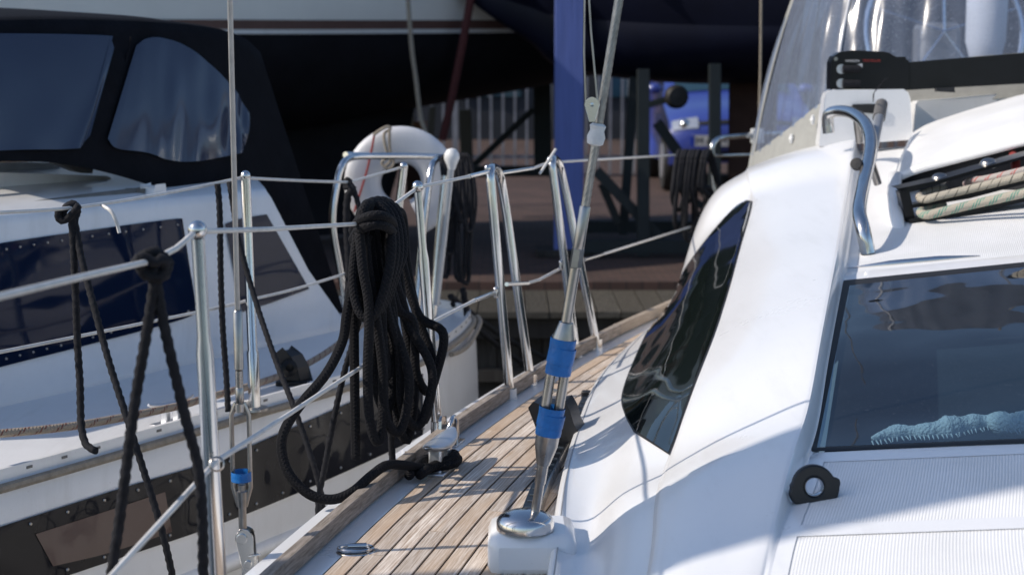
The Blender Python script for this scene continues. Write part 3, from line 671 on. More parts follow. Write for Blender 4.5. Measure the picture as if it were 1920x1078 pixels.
mm = MB(); mm.box(tg + V((0.012, 0, -.075)), (.03, .012, .11)); mm.build('chainplate', M['steel'], yacht, bevel=.002)

# --- stanchions, gate frames, lifelines
def stanchion(top, base, r0=.0095, r1=.0125, name='stanchion'):
    top, base = V(top), V(base); m = MB()
    P_ = [base.lerp(top, t) for t in (0, .3, .72, .76, .98)]; m.tube(P_, [r1, r1, r1, r0, r0], n=18)
    st = m.build(name, M['steel'], yacht)
    m = MB(); m.ball(top, r0 * 1.45); m.build('cap', M['steel'], st)
    m = MB(); m.lathe([(.006, .007), (.036, .006), (.038, 0)], base + V((.004, 0, -.002)), n=24); m.lathe([(.0175, .05), (.0185, .0), ], base, n=20); m.build('base', M['steel'], st)
    return st
nb = V((-.432, 2.16, DECK)); stanchion(U(370, 431, 2.13), nb)
b2 = UZ(822, 828, DECK); stanchion(U(783, 350, b2.y - .02), b2)
def gate(tA, bA, tB, bB):
    bA, bB = UZ(*bA, DECK), UZ(*bB, DECK); a_, b__ = U(*tA, bA.y), U(*tB, bB.y)
    P_ = [bA, bA.lerp(a_, .5), bA.lerp(a_, .9), a_.lerp(b__, .12) + UP * .003, a_.lerp(b__, .8) + UP * .002, bB.lerp(b__, .9), bB.lerp(b__, .5), bB]
    m = MB(); m.tube(cr(P_, 60), .0125, n=16); g = m.build('gate_stanchion', M['steel'], yacht)
    for q in (bA, bB):
        m = MB(); m.lathe([(.0001, .014), (.012, .012), (.016, .006), (.017, 0)], q + V((-.022, -.012, .001)), n=16); m.lathe([(.0165, .03), (.0175, 0)], q, n=16); m.build('base', M['white_pl'] if q is bA else M['steel'], g)
    m = MB(); m.ball(a_ + V((-.006, 0, .006)), .009); m.lathe([(.006, -.012), (.008, 0), (.006, .012)], bA.lerp(a_, .47) + V((-.012, -.006, 0)), n=12); m.ball(bA.lerp(a_, .47) + V((-.014, -.012, .012)), .006); m.build('lifeline_eye', M['steel'], g)
    return a_, b__, bA, bB
g1 = gate((918, 320), (957, 748), (938, 325), (996, 720)); g2 = gate((1034, 303), (1081, 668), (1050, 308), (1120, 652))
def life(pts, r=.0042, nm='lifeline', mt='wire_white', par=None):
    m = MB(); m.tube(cr([U(*p) for p in pts], len(pts) * 8), r, n=10); return m.build(nm, M[mt], par or yacht)
def straight(pts, r=.0042, nm='lifeline', mt='wire_white', par=None):
    m = MB()
    P_ = [U(*p) for p in pts]
    m.tube(P_, r, n=10); return m.build(nm, M[mt], par or yacht)
life([(-200, 604, 1.34), (0, 556, 1.575), (150, 520, 1.77), (285, 489, 1.985)]); straight([(285, 489, 1.985), (330, 466, 2.06), (368, 434, 2.13)])
straight([(372, 434, 2.13), (500, 430, 2.47), (690, 419, 3.1)]); straight([(690, 419, 3.1), (720, 398, 3.22), (783, 352, 3.5)]); straight([(786, 351, 3.5), (880, 331, 3.83)])
straight([(880, 331, 3.83), (916, 322, 3.98)], .006, 'wire_fitting', 'steel'); straight([(940, 325, 4.15), (985, 318, 4.4), (1000, 316, 4.48)], .006, 'wire_fitting', 'steel'); straight([(1000, 316, 4.48), (1034, 303, 4.7)])
straight([(1012, 326, 4.5), (1042, 280, 4.55)], .004, 'wire_tail')
straight([(1052, 304, 4.8), (1095, 301, 5.1), (1265, 291, 7.0)]); 
straight([(150, 1145, 1.72), (210, 1078, 1.80), (404, 866, 2.14)]); straight([(404, 866, 2.14), (600, 738, 2.78), (690, 680, 3.13), (740, 648, 3.30), (806, 606, 3.52)]); straight([(806, 606, 3.5), (890, 563, 3.83)])
straight([(888, 564, 3.83), (932, 547, 4.0)], .006, 'wire_fitting', 'steel'); straight([(950, 533, 4.05), (990, 531, 4.25)], .006, 'wire_fitting', 'steel'); straight([(985, 532, 4.22), (1010, 525, 4.4), (1052, 503, 4.68)])
straight([(1096, 487, 4.8), (1130, 477, 5.1)], .006, 'wire_fitting', 'steel'); straight([(1120, 480, 5.0), (1280, 430, 7.0), (1330, 415, 7.8)])
for p_, q_ in ((U(-200, 604, 1.34), V((-.74, .2, 1.82))), (U(150, 1145, 1.72), V((-.72, .2, 1.48)))):
    mm = MB(); mm.tube([p_, q_], .0042, n=10); mm.build('lifeline', M['wire_white'], yacht)
mm = MB(); mm.lathe([(.009, 0), (.0115, .002), (.009, .004)], U(404, 866, 2.13) + V((.004, -.012, 0)), (.3, -1, .4), n=16); mm.build('wire_grommet', M['steel_dull'], yacht)

# --- mooring cleat beside the toe rail
cc = UZ(826, 882, DECK); i_ = min(range(len(IBs)), key=lambda k: (IBs[k] - cc).length); ta = (IBs[i_ + 2] - IBs[i_ - 2]).normalized(); na = V((ta.y, -ta.x, 0))
m = MB(); rows_ = []
for k in range(25):
    t = -1 + 2 * k / 24; wv = .022 * (1 - abs(t) ** 2.6) + .007; hv = .009 * (1 - abs(t) ** 2) + .0035; ctr = cc + ta * t * .096 + UP * (.060 + .014 * t * t)
    rows_.append([ctr + na * math.cos(q) * wv + UP * math.sin(q) * hv for q in [2 * math.pi * j / 16 for j in range(16)]])
m.grid(rows_, close=True); m.f.append(tuple(range(16))); m.f.append(tuple(24 * 16 + j for j in range(15, -1, -1)))
cleat = m.build('mooring_cleat', M['alu'], yacht, auto=False)
for t in (-.032, .032):
    m = MB(); m.box(cc + ta * t + UP * .030, (.024, .030, .060), (ta, na, UP)); m.build('leg', M['alu'], cleat, bevel=.005)
m = MB(); m.box(cc + UP * .004, (.12, .05, .008), (ta, na, UP)); m.build('base_plate', M['alu'], cleat, bevel=.003)
# fairlead on the rail
fl = UZ(850, 832, DECK); m = MB()
m.prism([fl + ta * a_ + UP * z_ - na * .03 for a_, z_ in ((-.03, 0), (-.02, .058), (-.006, .066), (.02, .06), (.034, .0))], na * .006)
m.tube(cr([fl - na * .024 + ta * -.03, fl - na * .0 + ta * -.028 + UP * .05, fl + ta * .0 + UP * .064, fl + ta * .026 + UP * .05, fl + ta * .03], 24), .006, n=10)
m.box(fl - na * .006 + UP * .003, (.075, .05, .006), (ta, na, UP)); m.build('fairlead', M['steel'], yacht, bevel=.002)
# flush ring in the deck
rc = UZ(667, 1034, DECK) + UP * .004; m = MB(); q_ = V((1, .1, 0)).normalized(); p_ = V((-.1, 1, 0)).normalized()
ringp = [rc + q_ * math.cos(t) * .031 + p_ * math.sin(t) * .018 + UP * .003 for t in [2 * math.pi * k / 28 for k in range(29)]]
m.tube(ringp, .0035, n=8, cap=False); m.tube([rc - q_ * .014 + UP * .007, rc + q_ * .02 + UP * .007], .0055, n=10)
m.lathe([(.0001, .001), (.03, .0008), (.031, -.001)], rc - UP * .002, n=24, squash=((1, .1, 0), 1.15)); m.build('lifting_ring', M['steel'], yacht)
# genoa track with car
tpx = [(1106, 744), (1080, 795), (1045, 850), (1012, 915), (985, 985)]
tr_ = cr([UZ(x, y, DECK + .012) for x, y in tpx], 24); tn = []
rows_ = []
for i, p in enumerate(tr_):
    t = (tr_[min(i + 1, 23)] - tr_[max(i - 1, 0)]).normalized(); n_ = V((-t.y, t.x, 0)); n_ = n_ if n_.x > 0 else -n_; tn.append((t, n_))
    rows_.append([p - n_ * .016 - UP * .012, p - n_ * .016 + UP * .008, p + n_ * .014 + UP * .008, p + n_ * .014 - UP * .012])
track = MB().grid(rows_, close=True).build('genoa_track', M['black_an'], yacht, smooth=False)
MB().grid([[p + n_ * .0145 - UP * .014, p + n_ * .0145 + UP * .012, p + n_ * .019 + UP * .012, p + n_ * .021 - UP * .014] for p, (t, n_) in zip(tr_, tn)]).build('track_edge', M['steel_dull'], track, smooth=False)
m = MB()
for i in range(1, 23): m.box(tr_[i] + UP * .009, (.003, .022, .003), (tn[i][0], tn[i][1], UP))
m.build('track_holes', M['steel_dull'], track, smooth=False, kind='stuff')
m = MB(); p, (t, n_) = tr_[0], tn[0]; m.box(p, (.02, .045, .035), (t, n_, UP)); m.build('end_stop', M['black_pl'], track, bevel=.004)
cz = UZ(1062, 838, DECK); t, n_ = tn[10]
m = MB()
m.prism([U(x, y, 3.40) for x, y in ((990, 764), (1000, 753), (1016, 760), (1040, 757), (1058, 752), (1068, 768), (1076, 795), (1087, 815), (1081, 842), (1050, 850), (1030, 842), (1014, 832), (1004, 800))], (.02, .07, 0)); m.build('track_car', M['black_pl'], yacht, bevel=.008)
m = MB(); m.lathe([(.006, 0), (.010, .002), (.010, .02), (.006, .022)], cz - t * .025 + UP * .035 - n_ * .02, (.2, -1, .1), n=14); m.build('car_pin', M['tape'], yacht)

# --- black padeye with steel ring on the cabin front
pc_ = cabray(1534, 936, 0.0); S = 2.5 / FP * pc_.y / 2.5
px2m = pc_.y / FP
fx = V((1, .04, .13)).normalized(); fz = V((-.1, .12, 1)); fz = (fz - fx * fz.dot(fx)).normalized(); fn = fx.cross(fz)
hc = pc_ + fz * 27 * px2m - fx * 6 * px2m; ri_ = 19.5 * px2m
out_, in_ = [], []
for k in range(40):
    t = 2 * math.pi * k / 40; d_ = fx * math.cos(t) + fz * math.sin(t)
    if math.sin(t) > -.1: R_ = (46 + 6 * math.cos(t)) * px2m if math.cos(t) > 0 else 45 * px2m; 
    else: R_ = min(30 * px2m / abs(math.sin(t)), 50 * px2m)
    if math.sin(t) > .3: R_ = 42 * px2m
    out_.append(hc + d_ * R_); in_.append(hc + d_ * ri_)
T_ = .016
rows_ = [[p - fn * T_ / 2 for p in in_], [p - fn * T_ / 2 for p in out_], [p + fn * T_ / 2 for p in out_], [p + fn * T_ / 2 for p in in_], [p - fn * T_ / 2 for p in in_]]
pad = MB().grid(rows_, close=True).build('padeye', M['black_pl'], yacht, smooth=False, bevel=.003)
m = MB(); rows_ = []
for q in range(9):
    aq = 2 * math.pi * q / 8; rows_.append([hc + (fx * math.cos(t) + fz * math.sin(t)) * (ri_ - .0012 + math.cos(aq) * .0024) + fn * math.sin(aq) * (T_ / 2 + .0022) for t in [2 * math.pi * k / 32 for k in range(32)]])
m.grid(rows_, close=True); m.build('steel_ring', M['steel'], pad)
# --- chafe strip on the cabin top
m = MB(); P_ = []
for k in range(21):
    t = k / 20; P_.append(cabray(1597 + 240 * t, 503 - 22 * t, .002) or P_[-1])
m.tube(P_, [.0012 + .0085 * min(1, 3.2 * min(t, 1 - t)) for t in [k / 20 for k in range(21)]], n=12); m.build('chafe_strip', M['steel'], yacht)
# --- grab rail
hr = [cabray(1628, 476, 0.0) or U(1628, 476, 3.95), U(1618, 430, 4.02), U(1611, 395, 4.1), U(1618, 350, 4.3), U(1629, 300, 4.5), U(1632, 262, 4.65), U(1622, 232, 4.78), U(1600, 214, 4.9), U(1575, 209, 5.0), U(1556, 213, 5.05), U(1552, 226, 5.06), U(1554, 250, 5.06)]
m = MB(); m.tube(even(hr, .012), .0198, n=20); grab = m.build('grab_rail', M['steel'], yacht)
for a_, b__ in (((1632, 300, 4.5), (1646, 345, 4.52)), ((1606, 222, 4.86), (1612, 268, 4.88))):
    m = MB(); m.tube([U(*a_), U(*b__)], .012, n=14); m.build('rail_leg', M['steel_dull'], grab)
m = MB(); m.lathe([(.0001, .012), (.016, .011), (.0185, .004), (.0185, -.01)], U(1606, 308, 4.45), (-.5, -1, .3), n=20); m.build('rail_bumper', M['rubber'], grab)
# boathook lying under the grab rail
bh = thing('boathook', 'grey telescopic boathook lying along the cabin top beside the grab rail', 'boathook', tuple(U(1640, 280, 4.7)))
m = MB(); m.tube([U(1650, 213, 5.08), U(1640, 262, 4.85), U(1633, 300, 4.68)], .0165, n=16); m.build('pole', M['grey_tube'], bh)
m = MB(); m.tube([U(1653, 196, 5.16), U(1648, 222, 5.04)], .021, n=18); m.build('grip', M['grey_pl'], bh)
m = MB(); m.tube(cr([U(1637, 192, 5.14), U(1640, 172, 5.0), U(1650, 160, 4.98), U(1666, 146, 4.97)], 20), .0012, n=6); m.tube(cr([U(1637, 192, 5.14), U(1638, 176, 5.0), U(1648, 164, 4.98), U(1660, 147, 4.97)], 20), .0012, n=6); m.build('lanyard', M['rope_black'], bh)

# --- raised sea hood with line tunnel, organiser and halyards
ff = [(1684, 326, 4.66), (1720, 311, 4.62), (1790, 292, 4.56), (1860, 274, 4.5), (1930, 256, 4.44), (2080, 220, 4.3), (2300, 195, 4.1)]
aa = [(1716, 246, 5.28), (1742, 232, 5.26), (1800, 212, 5.22), (1860, 194, 5.18), (1930, 175, 5.12), (2080, 150, 5.0), (2300, 130, 4.8)]
F_ = cr([U(*p) for p in ff], 50); A_ = cr([U(*p) for p in aa], 50)
Lx = [0]
for k in range(1, 50): Lx.append(Lx[-1] + (F_[k] - F_[k - 1]).length)
rows_, uv = [], []
for q in range(20):
    t = q / 19
    rows_.append([F_[k].lerp(A_[k], t) + UP * .022 * .5 * math.sin(math.pi * t) for k in range(50)]); uv += [(t, Lx[k]) for k in range(50)]
hood = MB().grid(rows_, uv).face().build('sea_hood', M['ribbed'], yacht, auto=False)
m = MB(); rows_ = []
for dz, dy in ((0.002, .012), (0.002, 0.0), (-.004, -.006), (-.016, -.008), (-.024, -.004), (-.026, .004), (-.026, .05)):
    rows_.append([p + UP * dz + V((0, dy, 0)) for p in F_])
m.grid(rows_); m.face(); m.build('hood_lip', M['gel'], hood, auto=False)
# left flank of the hood
l0 = [rw for rw in [F_[0].lerp(A_[0], t / 11) + UP * .011 * math.sin(math.pi * t / 11) for t in range(12)]]
m = MB(); m.grid([[p + UP * .001 + INB * .006 for p in l0], [p - INB * .008 - UP * .004 for p in l0], [p - INB * .02 - UP * .03 for p in l0], [p - INB * .03 - UP * .14 for p in l0]]); m.build('hood_flank', M['gel'], hood, auto=False)
m = MB(); m.grid([[p + V((0, .07, -.02)) for p in F_], [p + V((0, .07, -.2)) for p in F_]]); m.build('tunnel_back', M['inside'], hood)  # near-black sheet, the shade of the line tunnel put into its colour
ci = cr([U(1688, 323, 4.66), U(1687, 350, 4.48), U(1691, 385, 4.32), U(1700, 420, 4.2)], 20); co = cr([U(1668, 322, 4.68), U(1667, 350, 4.5), U(1671, 385, 4.34), U(1683, 424, 4.2)], 20)
ci = [p - UP * .05 * (k / 19) ** 3 for k, p in enumerate(ci)]; co = [p - UP * .05 * (k / 19) ** 3 for k, p in enumerate(co)]
MB().grid([[p - UP * .12 + INB * .012 for p in ci], [p - UP * .006 + INB * .004 for p in ci], ci, [a_.lerp(b__, .5) + UP * .004 for a_, b__ in zip(ci, co)], co, [p - UP * .006 - INB * .004 for p in co], [p - UP * .14 - INB * .012 for p in co]]).build('hood_cheek', M['gel'], hood, auto=False)
org = MB(); pl = [(1684, 355), (1760, 338), (1850, 312), (1925, 291), (2060, 254), (2060, 259), (1925, 296), (1800, 334), (1730, 354), (1700, 361)]
org.prism([U(x, y, 4.32) for x, y in pl], (.0, .07, .004)); organ = org.build('line_organiser', M['black_an'], yacht, smooth=False, bevel=.002)
m = MB(); m.prism([U(x, y, 4.30) for x, y in ((1688, 360), (1704, 358), (1716, 412), (1700, 416))], (.0, .05, .0)); m.build('end_post', M['black_an'], organ, smooth=False, bevel=.002)
m = MB(); m.prism([U(x, y, 4.30) for x, y in ((1706, 386), (1820, 362), (2000, 318), (2000, 324), (1820, 372), (1708, 390))], (0, .06, 0)); m.prism([U(x, y, 4.28) for x, y in ((1704, 412), (1820, 392), (2000, 352), (2000, 360), (1820, 402), (1706, 418))], (0, .06, 0)); m.build('lower_plate', M['black_an'], organ, smooth=False, bevel=.0015)
for x, y in ((1762, 337), (1853, 309), (1960, 276)):
    m = MB(); m.lathe([(.0001, .017), (.016, .016), (.021, .011), (.025, .002), (.026, -.004)], U(x, y, 4.36), (-.1, -.25, 1), n=20); m.build('sheave_cap', M['steel_dull'], organ)
def line_(pts, r, mat, label, grp='halyards led through the organiser'):
    m = MB(); m.tube(even([U(*p) for p in pts], .008), r, n=14); o = m.build('halyard', M[mat], None, auto=False); return tag(o, label, 'rope', grp)
line_([(1770, 352, 4.40), (1735, 362, 4.36), (1724, 370, 4.31), (1735, 374, 4.27), (1760, 368, 4.25), (1830, 352, 4.22), (1925, 329, 4.16), (2100, 285, 4.05)], .0118, 'braid_fleck', 'cream halyard with black flecks, above the green one in the organiser')
line_([(1770, 384, 4.36), (1738, 391, 4.33), (1726, 398, 4.29), (1736, 403, 4.25), (1762, 398, 4.23), (1830, 382, 4.20), (1925, 361, 4.14), (2100, 320, 4.02)], .0128, 'braid_green', 'lowest halyard, cream with green flecks, leading out of the organiser')
line_([(1812, 345, 4.42), (1822, 339, 4.34), (1850, 336, 4.30), (1925, 319, 4.22), (2100, 276, 4.1)], .0112, 'braid_red', 'cream halyard with red flecks, uppermost line in the organiser')
m = MB(); m.tube(cr([U(1899, 290, 4.5), U(1904, 300, 4.4), U(1905, 316, 4.36), U(1912, 322, 4.36)], 16), .013, n=12); o = m.build('halyard', M['red_pl'], None); tag(o, 'pink-red rope end standing up beside the right organiser sheave', 'rope', 'halyards led through the organiser')

# --- mainsheet traveller across the coachroof
tp = [(1557, 168), (1558, 117), (1563, 106), (1575, 98), (1598, 95), (1655, 97), (1668, 100), (1680, 107), (1697, 107), (1700, 113), (1704, 113), (1704, 119)]
m = MB(); m.prism([U(x, y, 5.30) for x, y in tp + [(1704, 168)]], (0, .07, 0)); trav = m.build('traveller', M['black_an'], yacht, smooth=False, bevel=.004)
m = MB(); q0, q1 = [U(x, y, 5.305) for x, y in ((1700, 119), (1700, 168))], [U(x, y, 5.05) for x, y in ((2300, 70), (2300, 136))]
m.prism([q0[0], q1[0], q1[1], q0[1]], (0, .05, 0)); m.build('beam', M['black_an'], trav, smooth=False, bevel=.003)
for yy in (130, 157):
    m = MB(); m.lathe([(.0001, .004), (.016, .004), (.0165, -.002)], U(1577, yy, 5.30), (0, -1, 0), n=20); m.build('sheave', M['alu'], trav)  # light discs standing in for the C-shaped reflections in the slots
    m = MB(); m.tube([U(1580, yy, 5.292), U(1612, yy, 5.292)], .0135, n=12); m.build('control_line', M['rope_black'], trav)
m = MB(); m.lathe([(.0001, .003), (.007, .003), (.0075, 0)], U(1567, 111, 5.298), (0, -1, 0), n=14); m.build('bolt', M['steel_dull'], trav)
m = MB(); m.prism([U(x, y, 5.297) for x, y in ((1607, 121), (1617, 120), (1617, 128), (1614, 124))], (0, .002, 0)); m.build('slot_edge', M['ink_white'], trav, smooth=False)
def text3(body, size, loc, mat, par, rot, name='lettering', ext=.0006):
    cu = bpy.data.curves.new(name, 'FONT'); cu.body = body; cu.size = size; cu.extrude = ext; cu.align_x = 'LEFT'
    to = bpy.data.objects.new(name, cu); dg = None; col.objects.link(to); bpy.context.view_layer.update()
    me = bpy.data.meshes.new_from_object(to.evaluated_get(bpy.context.evaluated_depsgraph_get())); bpy.data.objects.remove(to)
    me.materials.clear(); me.materials.append(mat); o = bpy.data.objects.new(name, me); col.objects.link(o)
    o.parent = par; og = ORI.get(par.name, V((0, 0, 0))); o.location = V(loc) - og; o.rotation_euler = rot; ORI[o.name] = og; return o
text3('HARKEN', .0125, U(1585, 117, 5.297), M['ink_white'], trav, (math.pi / 2, 0, 0)); text3('TRAVELLER', .0125, U(1617, 116.5, 5.297), M['ink_red'], trav, (math.pi / 2, 0, 0))
m = MB(); m.prism([U(x, y, 5.28) for x, y in ((1536, 275), (1546, 186), (1550, 175), (1560, 170), (1694, 168), (1703, 174), (1707, 186), (1712, 262))], (0.02, .16, 0)); m.build('traveller_plinth', M['gel'], yacht, smooth=False, bevel=.012)
m = MB(); m.prism([U(x, y, 5.45) for x, y in ((1714, 262), (1717, 196), (1722, 190), (1792, 184), (1875, 176), (2100, 150), (2100, 240))], (0.0, .2, 0)); m.build('companionway_coaming', M['gel'], yacht, smooth=False, bevel=.003)
m = MB(); m.prism([U(x, y, 5.27) for x, y in ((1595, 206), (1600, 196), (1650, 195), (1650, 214), (1620, 212))], (0, .02, 0)); m.build('plinth_recess', M['rubber'], yacht, smooth=False)
m = MB(); m.prism([U(x, y, 5.22) for x, y in ((1757, 166), (1790, 164), (1791, 174), (1757, 172))], (0, .03, 0)); m.build('traveller_stop', M['black_pl'], yacht, smooth=False)

# --- our clear sprayhood
bs = [(1400, 336, 6.5), (1440, 316, 6.05), (1490, 296, 5.78), (1545, 274, 5.62), (1640, 236, 5.55), (1760, 198, 5.5), (1930, 180, 5.42), (2200, 150, 5.3), (2500, 130, 5.2)]
ts = [(1530, -120, 6.85), (1552, -124, 6.36), (1578, -128, 6.05), (1612, -132, 5.88), (1690, -140, 5.80), (1800, -148, 5.75), (1960, -156, 5.68), (2220, -170, 5.56), (2500, -180, 5.46)]
Bq, Tq = cr([U(*p) for p in bs], 70), cr([U(*p) for p in ts], 70)
def hoodrow(t, off=0.0):
    out = []
    for k in range(70):
        a_, b__ = Bq[k], Tq[k]; p = a_.lerp(b__, t); tn_ = (Bq[min(k + 1, 69)] - Bq[max(k - 1, 0)]).normalized(); nn = V((-tn_.y, tn_.x, 0)); nn = -nn if nn.y > 0 else nn
        out.append(p + nn * (off + .035 * math.sin(math.pi * t)))
    return out
tb_ = [0.30 + .0 * k for k in range(70)]
def hoodpt(k, t, off=0.0): return hoodrow(t, off)[k]
rowsC = {}
for q in range(41): rowsC[q] = hoodrow(q / 40)
def lower(k): return 0.10 + 0.0 * k if k > 30 else (0.24 if 8 < k < 28 else 0.24)
sp_root = thing('sprayhood', 'clear vinyl sprayhood with grey canvas trim behind the black traveller', 'sprayhood', tuple(Bq[26]))
sp_root.parent = None
low = [0.10 + 0.14 * min(1, max(0, (k - 5) / 24.0)) ** 1.3 for k in range(70)]
def hp(k, t, off):
    r0, r1 = rowsC[min(40, int(t * 40))], rowsC[min(40, int(t * 40) + 1)]; f = t * 40 - int(t * 40); p = r0[k].lerp(r1[k], f)
    tn_ = (Bq[min(k + 1, 69)] - Bq[max(k - 1, 0)]).normalized(); nn = V((-tn_.y, tn_.x, 0)); nn = -nn if nn.y > 0 else nn
    return p + nn * off
MB().grid([[hp(k, low[k] * q / 8, .003) for k in range(70)] for q in range(9)]).face().build('lower_trim', M['grey_trim'], sp_root, auto=False)
random.seed(5)
def wr(k, t): return .006 * math.sin(k * .9 + 1.5 * math.sin(t * 5)) * math.sin(math.pi * t) + .0055 * math.sin(k * 1.7 + t * 3) + .002 * math.sin(k * 3.3 + 7 * t)
MB().grid([[hp(k, low[k] - .01 + (1 - low[k] + .01) * q / 24, wr(k, q / 24)) for k in range(70)] for q in range(25)]).face().build('clear_window', M['vinyl'], sp_root, auto=False)
m = MB(); m.tube([hp(27, low[27] + (1 - low[27]) * q / 24, .006 + wr(27, q / 24)) for q in range(25)], .005, n=8); m.build('window_seam', M['lifebuoy'], sp_root)
MB().grid([[hp(k, t, .004) for t in [q / 24 for q in range(25)]] for k in (0, 1, 2)]).build('side_edge', M['grey_trim'], sp_root, auto=False)
for x, y, dd in ((1524, 225, 5.66), (1484, 260, 5.82)):
    m = MB(); m.lathe([(.0001, .01), (.008, .009), (.010, 0)], U(x, y, dd), (-.7, -.7, .1), n=12, ); m.box(U(x, y, dd), (.012, .012, .035)); m.build('turn_button', M['white_pl'], sp_root, bevel=.003)
# canvas roof of the hood, just above the picture
MB().grid([[Tq[k] + V((.02 * q, q * .32, .05 * q)) for k in range(70)] for q in range(4)]).build('roof_canvas', M['grey_trim'], sp_root)

# --- pushpit at our stern, backstay, mast and boom (beyond the frame)
def tubeth(name, pts, r, mat, par, n=12): m = MB(); m.tube(cr([U(*p) for p in pts], len(pts) * 8), r, n=n); return m.build(name, mat, par)
pp = tubeth('pushpit', [(1352, 520, 8.0), (1344, 400, 8.0), (1336, 300, 8.0), (1337, 272, 8.0), (1350, 260, 8.05), (1380, 256, 8.2), (1440, 251, 8.5), (1560, 245, 9.0)], .015, M['steel'], yacht)
tubeth('lower_rail', [(1340, 292, 8.02), (1380, 291, 8.2), (1560, 285, 9.0)], .008, M['steel'], pp)
m = MB(); m.box(U(1420, 255, 8.35), (.07, .03, .078)); m.build('rail_clamp', M['white_pl'], pp, bevel=.004)
tubeth('backstay', [(1430, -900, 8.6), (1427, 0, 8.6), (1424, 200, 8.6), (1421, 330, 8.6)], .0065, M['beige'], yacht, 8)
mast_b = cab(74, 1.05)
m = MB(); m.lathe([(.085, -.1), (.085, 11)], mast_b, n=24, squash=(AFT, 1.35)); m.build('mast', M['mast'], yacht)
bm = mast_b + UP * 1.35; m = MB(); m.tube([bm, bm + AFT * 4 + UP * .1], .07, n=16); m.build('boom', M['mast'], yacht)
for k in range(4):
    m = MB(); p = mast_b - INB * .12 + AFT * .05 * k; m.tube([p + UP * .3, p + UP * 3 + AFT * .02, p + UP * 9], .005, n=6); m.build('mast_line', M['rope_black'] if k % 2 else M['wire_white'], yacht)
# hull beyond: stern transom
MB().grid([[p + V((0, 0, 0)) for p in (rows_[0][:2])], [p - UP * 1 for p in rows_[0][:2]]]) if False else None

# ------------------------------------------------------------------ neighbouring yacht on the left
nbr = thing('sailing_yacht', 'white sailing yacht on the left with black sprayhood and dark hull windows', 'sailboat', (-1.6, 4.4, 0))
SHn = even([V((x, y, DECK)) for x, y in ((-3.2, .2), (-2.45, 1.2), (-1.75, 2.1), (-1.08, 3.19), (-.664, 3.9), (-.477, 4.22), (-.32, 4.52), (-.225, 4.85), (-.165, 5.2), (-.16, 5.48), (-.27, 5.68), (-.55, 5.77), (-1.6, 5.8), (-2.6, 5.7))], .05)
def offn(C, o): return offset_curve(C, o)
zz = [(0.0, .0), (.012, -.02), (.022, -.1), (.03, -.3), (.03, -.4), (.0, -.7), (-.10, -1.0), (-.3, -1.3)]
rows = [[p + UP * dz for p in offn(SHn, o)] for o, dz in zz]
mh = MB().grid(rows).face(); mh.build('hull', M['gel_old'], nbr, auto=False)
nb_bvh = BVHTree.FromPolygons([tuple(p) for p in mh.v], mh.f)
inner = offn(SHn, -.62)
MB().grid([[p - UP * .004 for p in SHn], [p + UP * .004 for p in offn(SHn, -.3)], [p + UP * .006 for p in inner]]).build('side_deck', M['gel_old'], nbr, auto=False)
# perforated alloy toe rail with a beige rubbing strip below
t0, t1 = offn(SHn, .002), offn(SHn, -.010)
MB().grid([[p - UP * .004 for p in t0], [p + UP * .022 for p in t0], [p + UP * .022 for p in t1], [p - UP * .004 for p in t1]]).build('toe_rail', M['gel_old'], nbr, smooth=False)
s0 = offn(SHn, .026)
m = MB(); m.tube([p - UP * .016 for p in offn(SHn, .014)], .011, n=8); m.build('rubbing_strip', M['beige'], nbr)
m = MB()
for i in range(40, len(SHn) - 24, 2):
    t = (SHn[i + 1] - SHn[i - 1]).normalized(); n_ = V((t.y, -t.x, 0)); m.box(t1[i] - n_ * .001 + UP * .011, (.016, .003, .006), (t, n_, UP)); m.box(t0[i] + n_ * .0 + UP * .011, (.016, .003, .006), (t, n_, UP))
m.build('rail_slots', M['grey_pl'], nbr, smooth=False, kind='stuff')
m = MB(); m.tube([p - UP * .375 for p in offn(SHn, .032)], .022, n=10); m.build('rubbing_strake', M['gel_old'], nbr)
# hull window band, its brown pane, bolts
wt = [(-160, 1035), (0, 986), (213, 918), (400, 862), (560, 795), (727, 722), (790, 700)]; wb_ = [(-160, 1160), (0, 1118), (213, 1048), (400, 985), (560, 921), (727, 846), (790, 815)]
hw = MB().grid(patch(nb_bvh, wt, wb_, 60, 10, .006)).face().build('hull_window', M['acrylic_hull'], nbr, auto=False)
M['pane_brown'] = darkglass('brown_window_pane', (0.085, 0.05, 0.042), 0.5, 4, .1)
MB().grid(patch(nb_bvh, [(62, 1000), (180, 962), (305, 921)], [(95, 1060), (200, 1035), (318, 996)], 20, 8, .008)).face().build('brown_pane', M['pane_brown'], hw, auto=False)
def bolts(bvh, curve, n, r, off, par, nrm=(.9, -.45, 0)):
    m = MB()
    for q in cr([V((x, y, 0)) for x, y in curve], n):
        h = hit(bvh, q.x, q.y, off)
        if h: m.lathe([(.0001, .0035), (r * .7, .003), (r, 0)], h, nrm, n=8)
    return m.build('window_bolts', M['steel_dull'], par, kind='stuff')
bolts(nb_bvh, [(x, y + 12) for x, y in wt], 20, .0045, .007, hw); bolts(nb_bvh, [(x, y - 12) for x, y in wb_], 20, .0045, .007, hw)
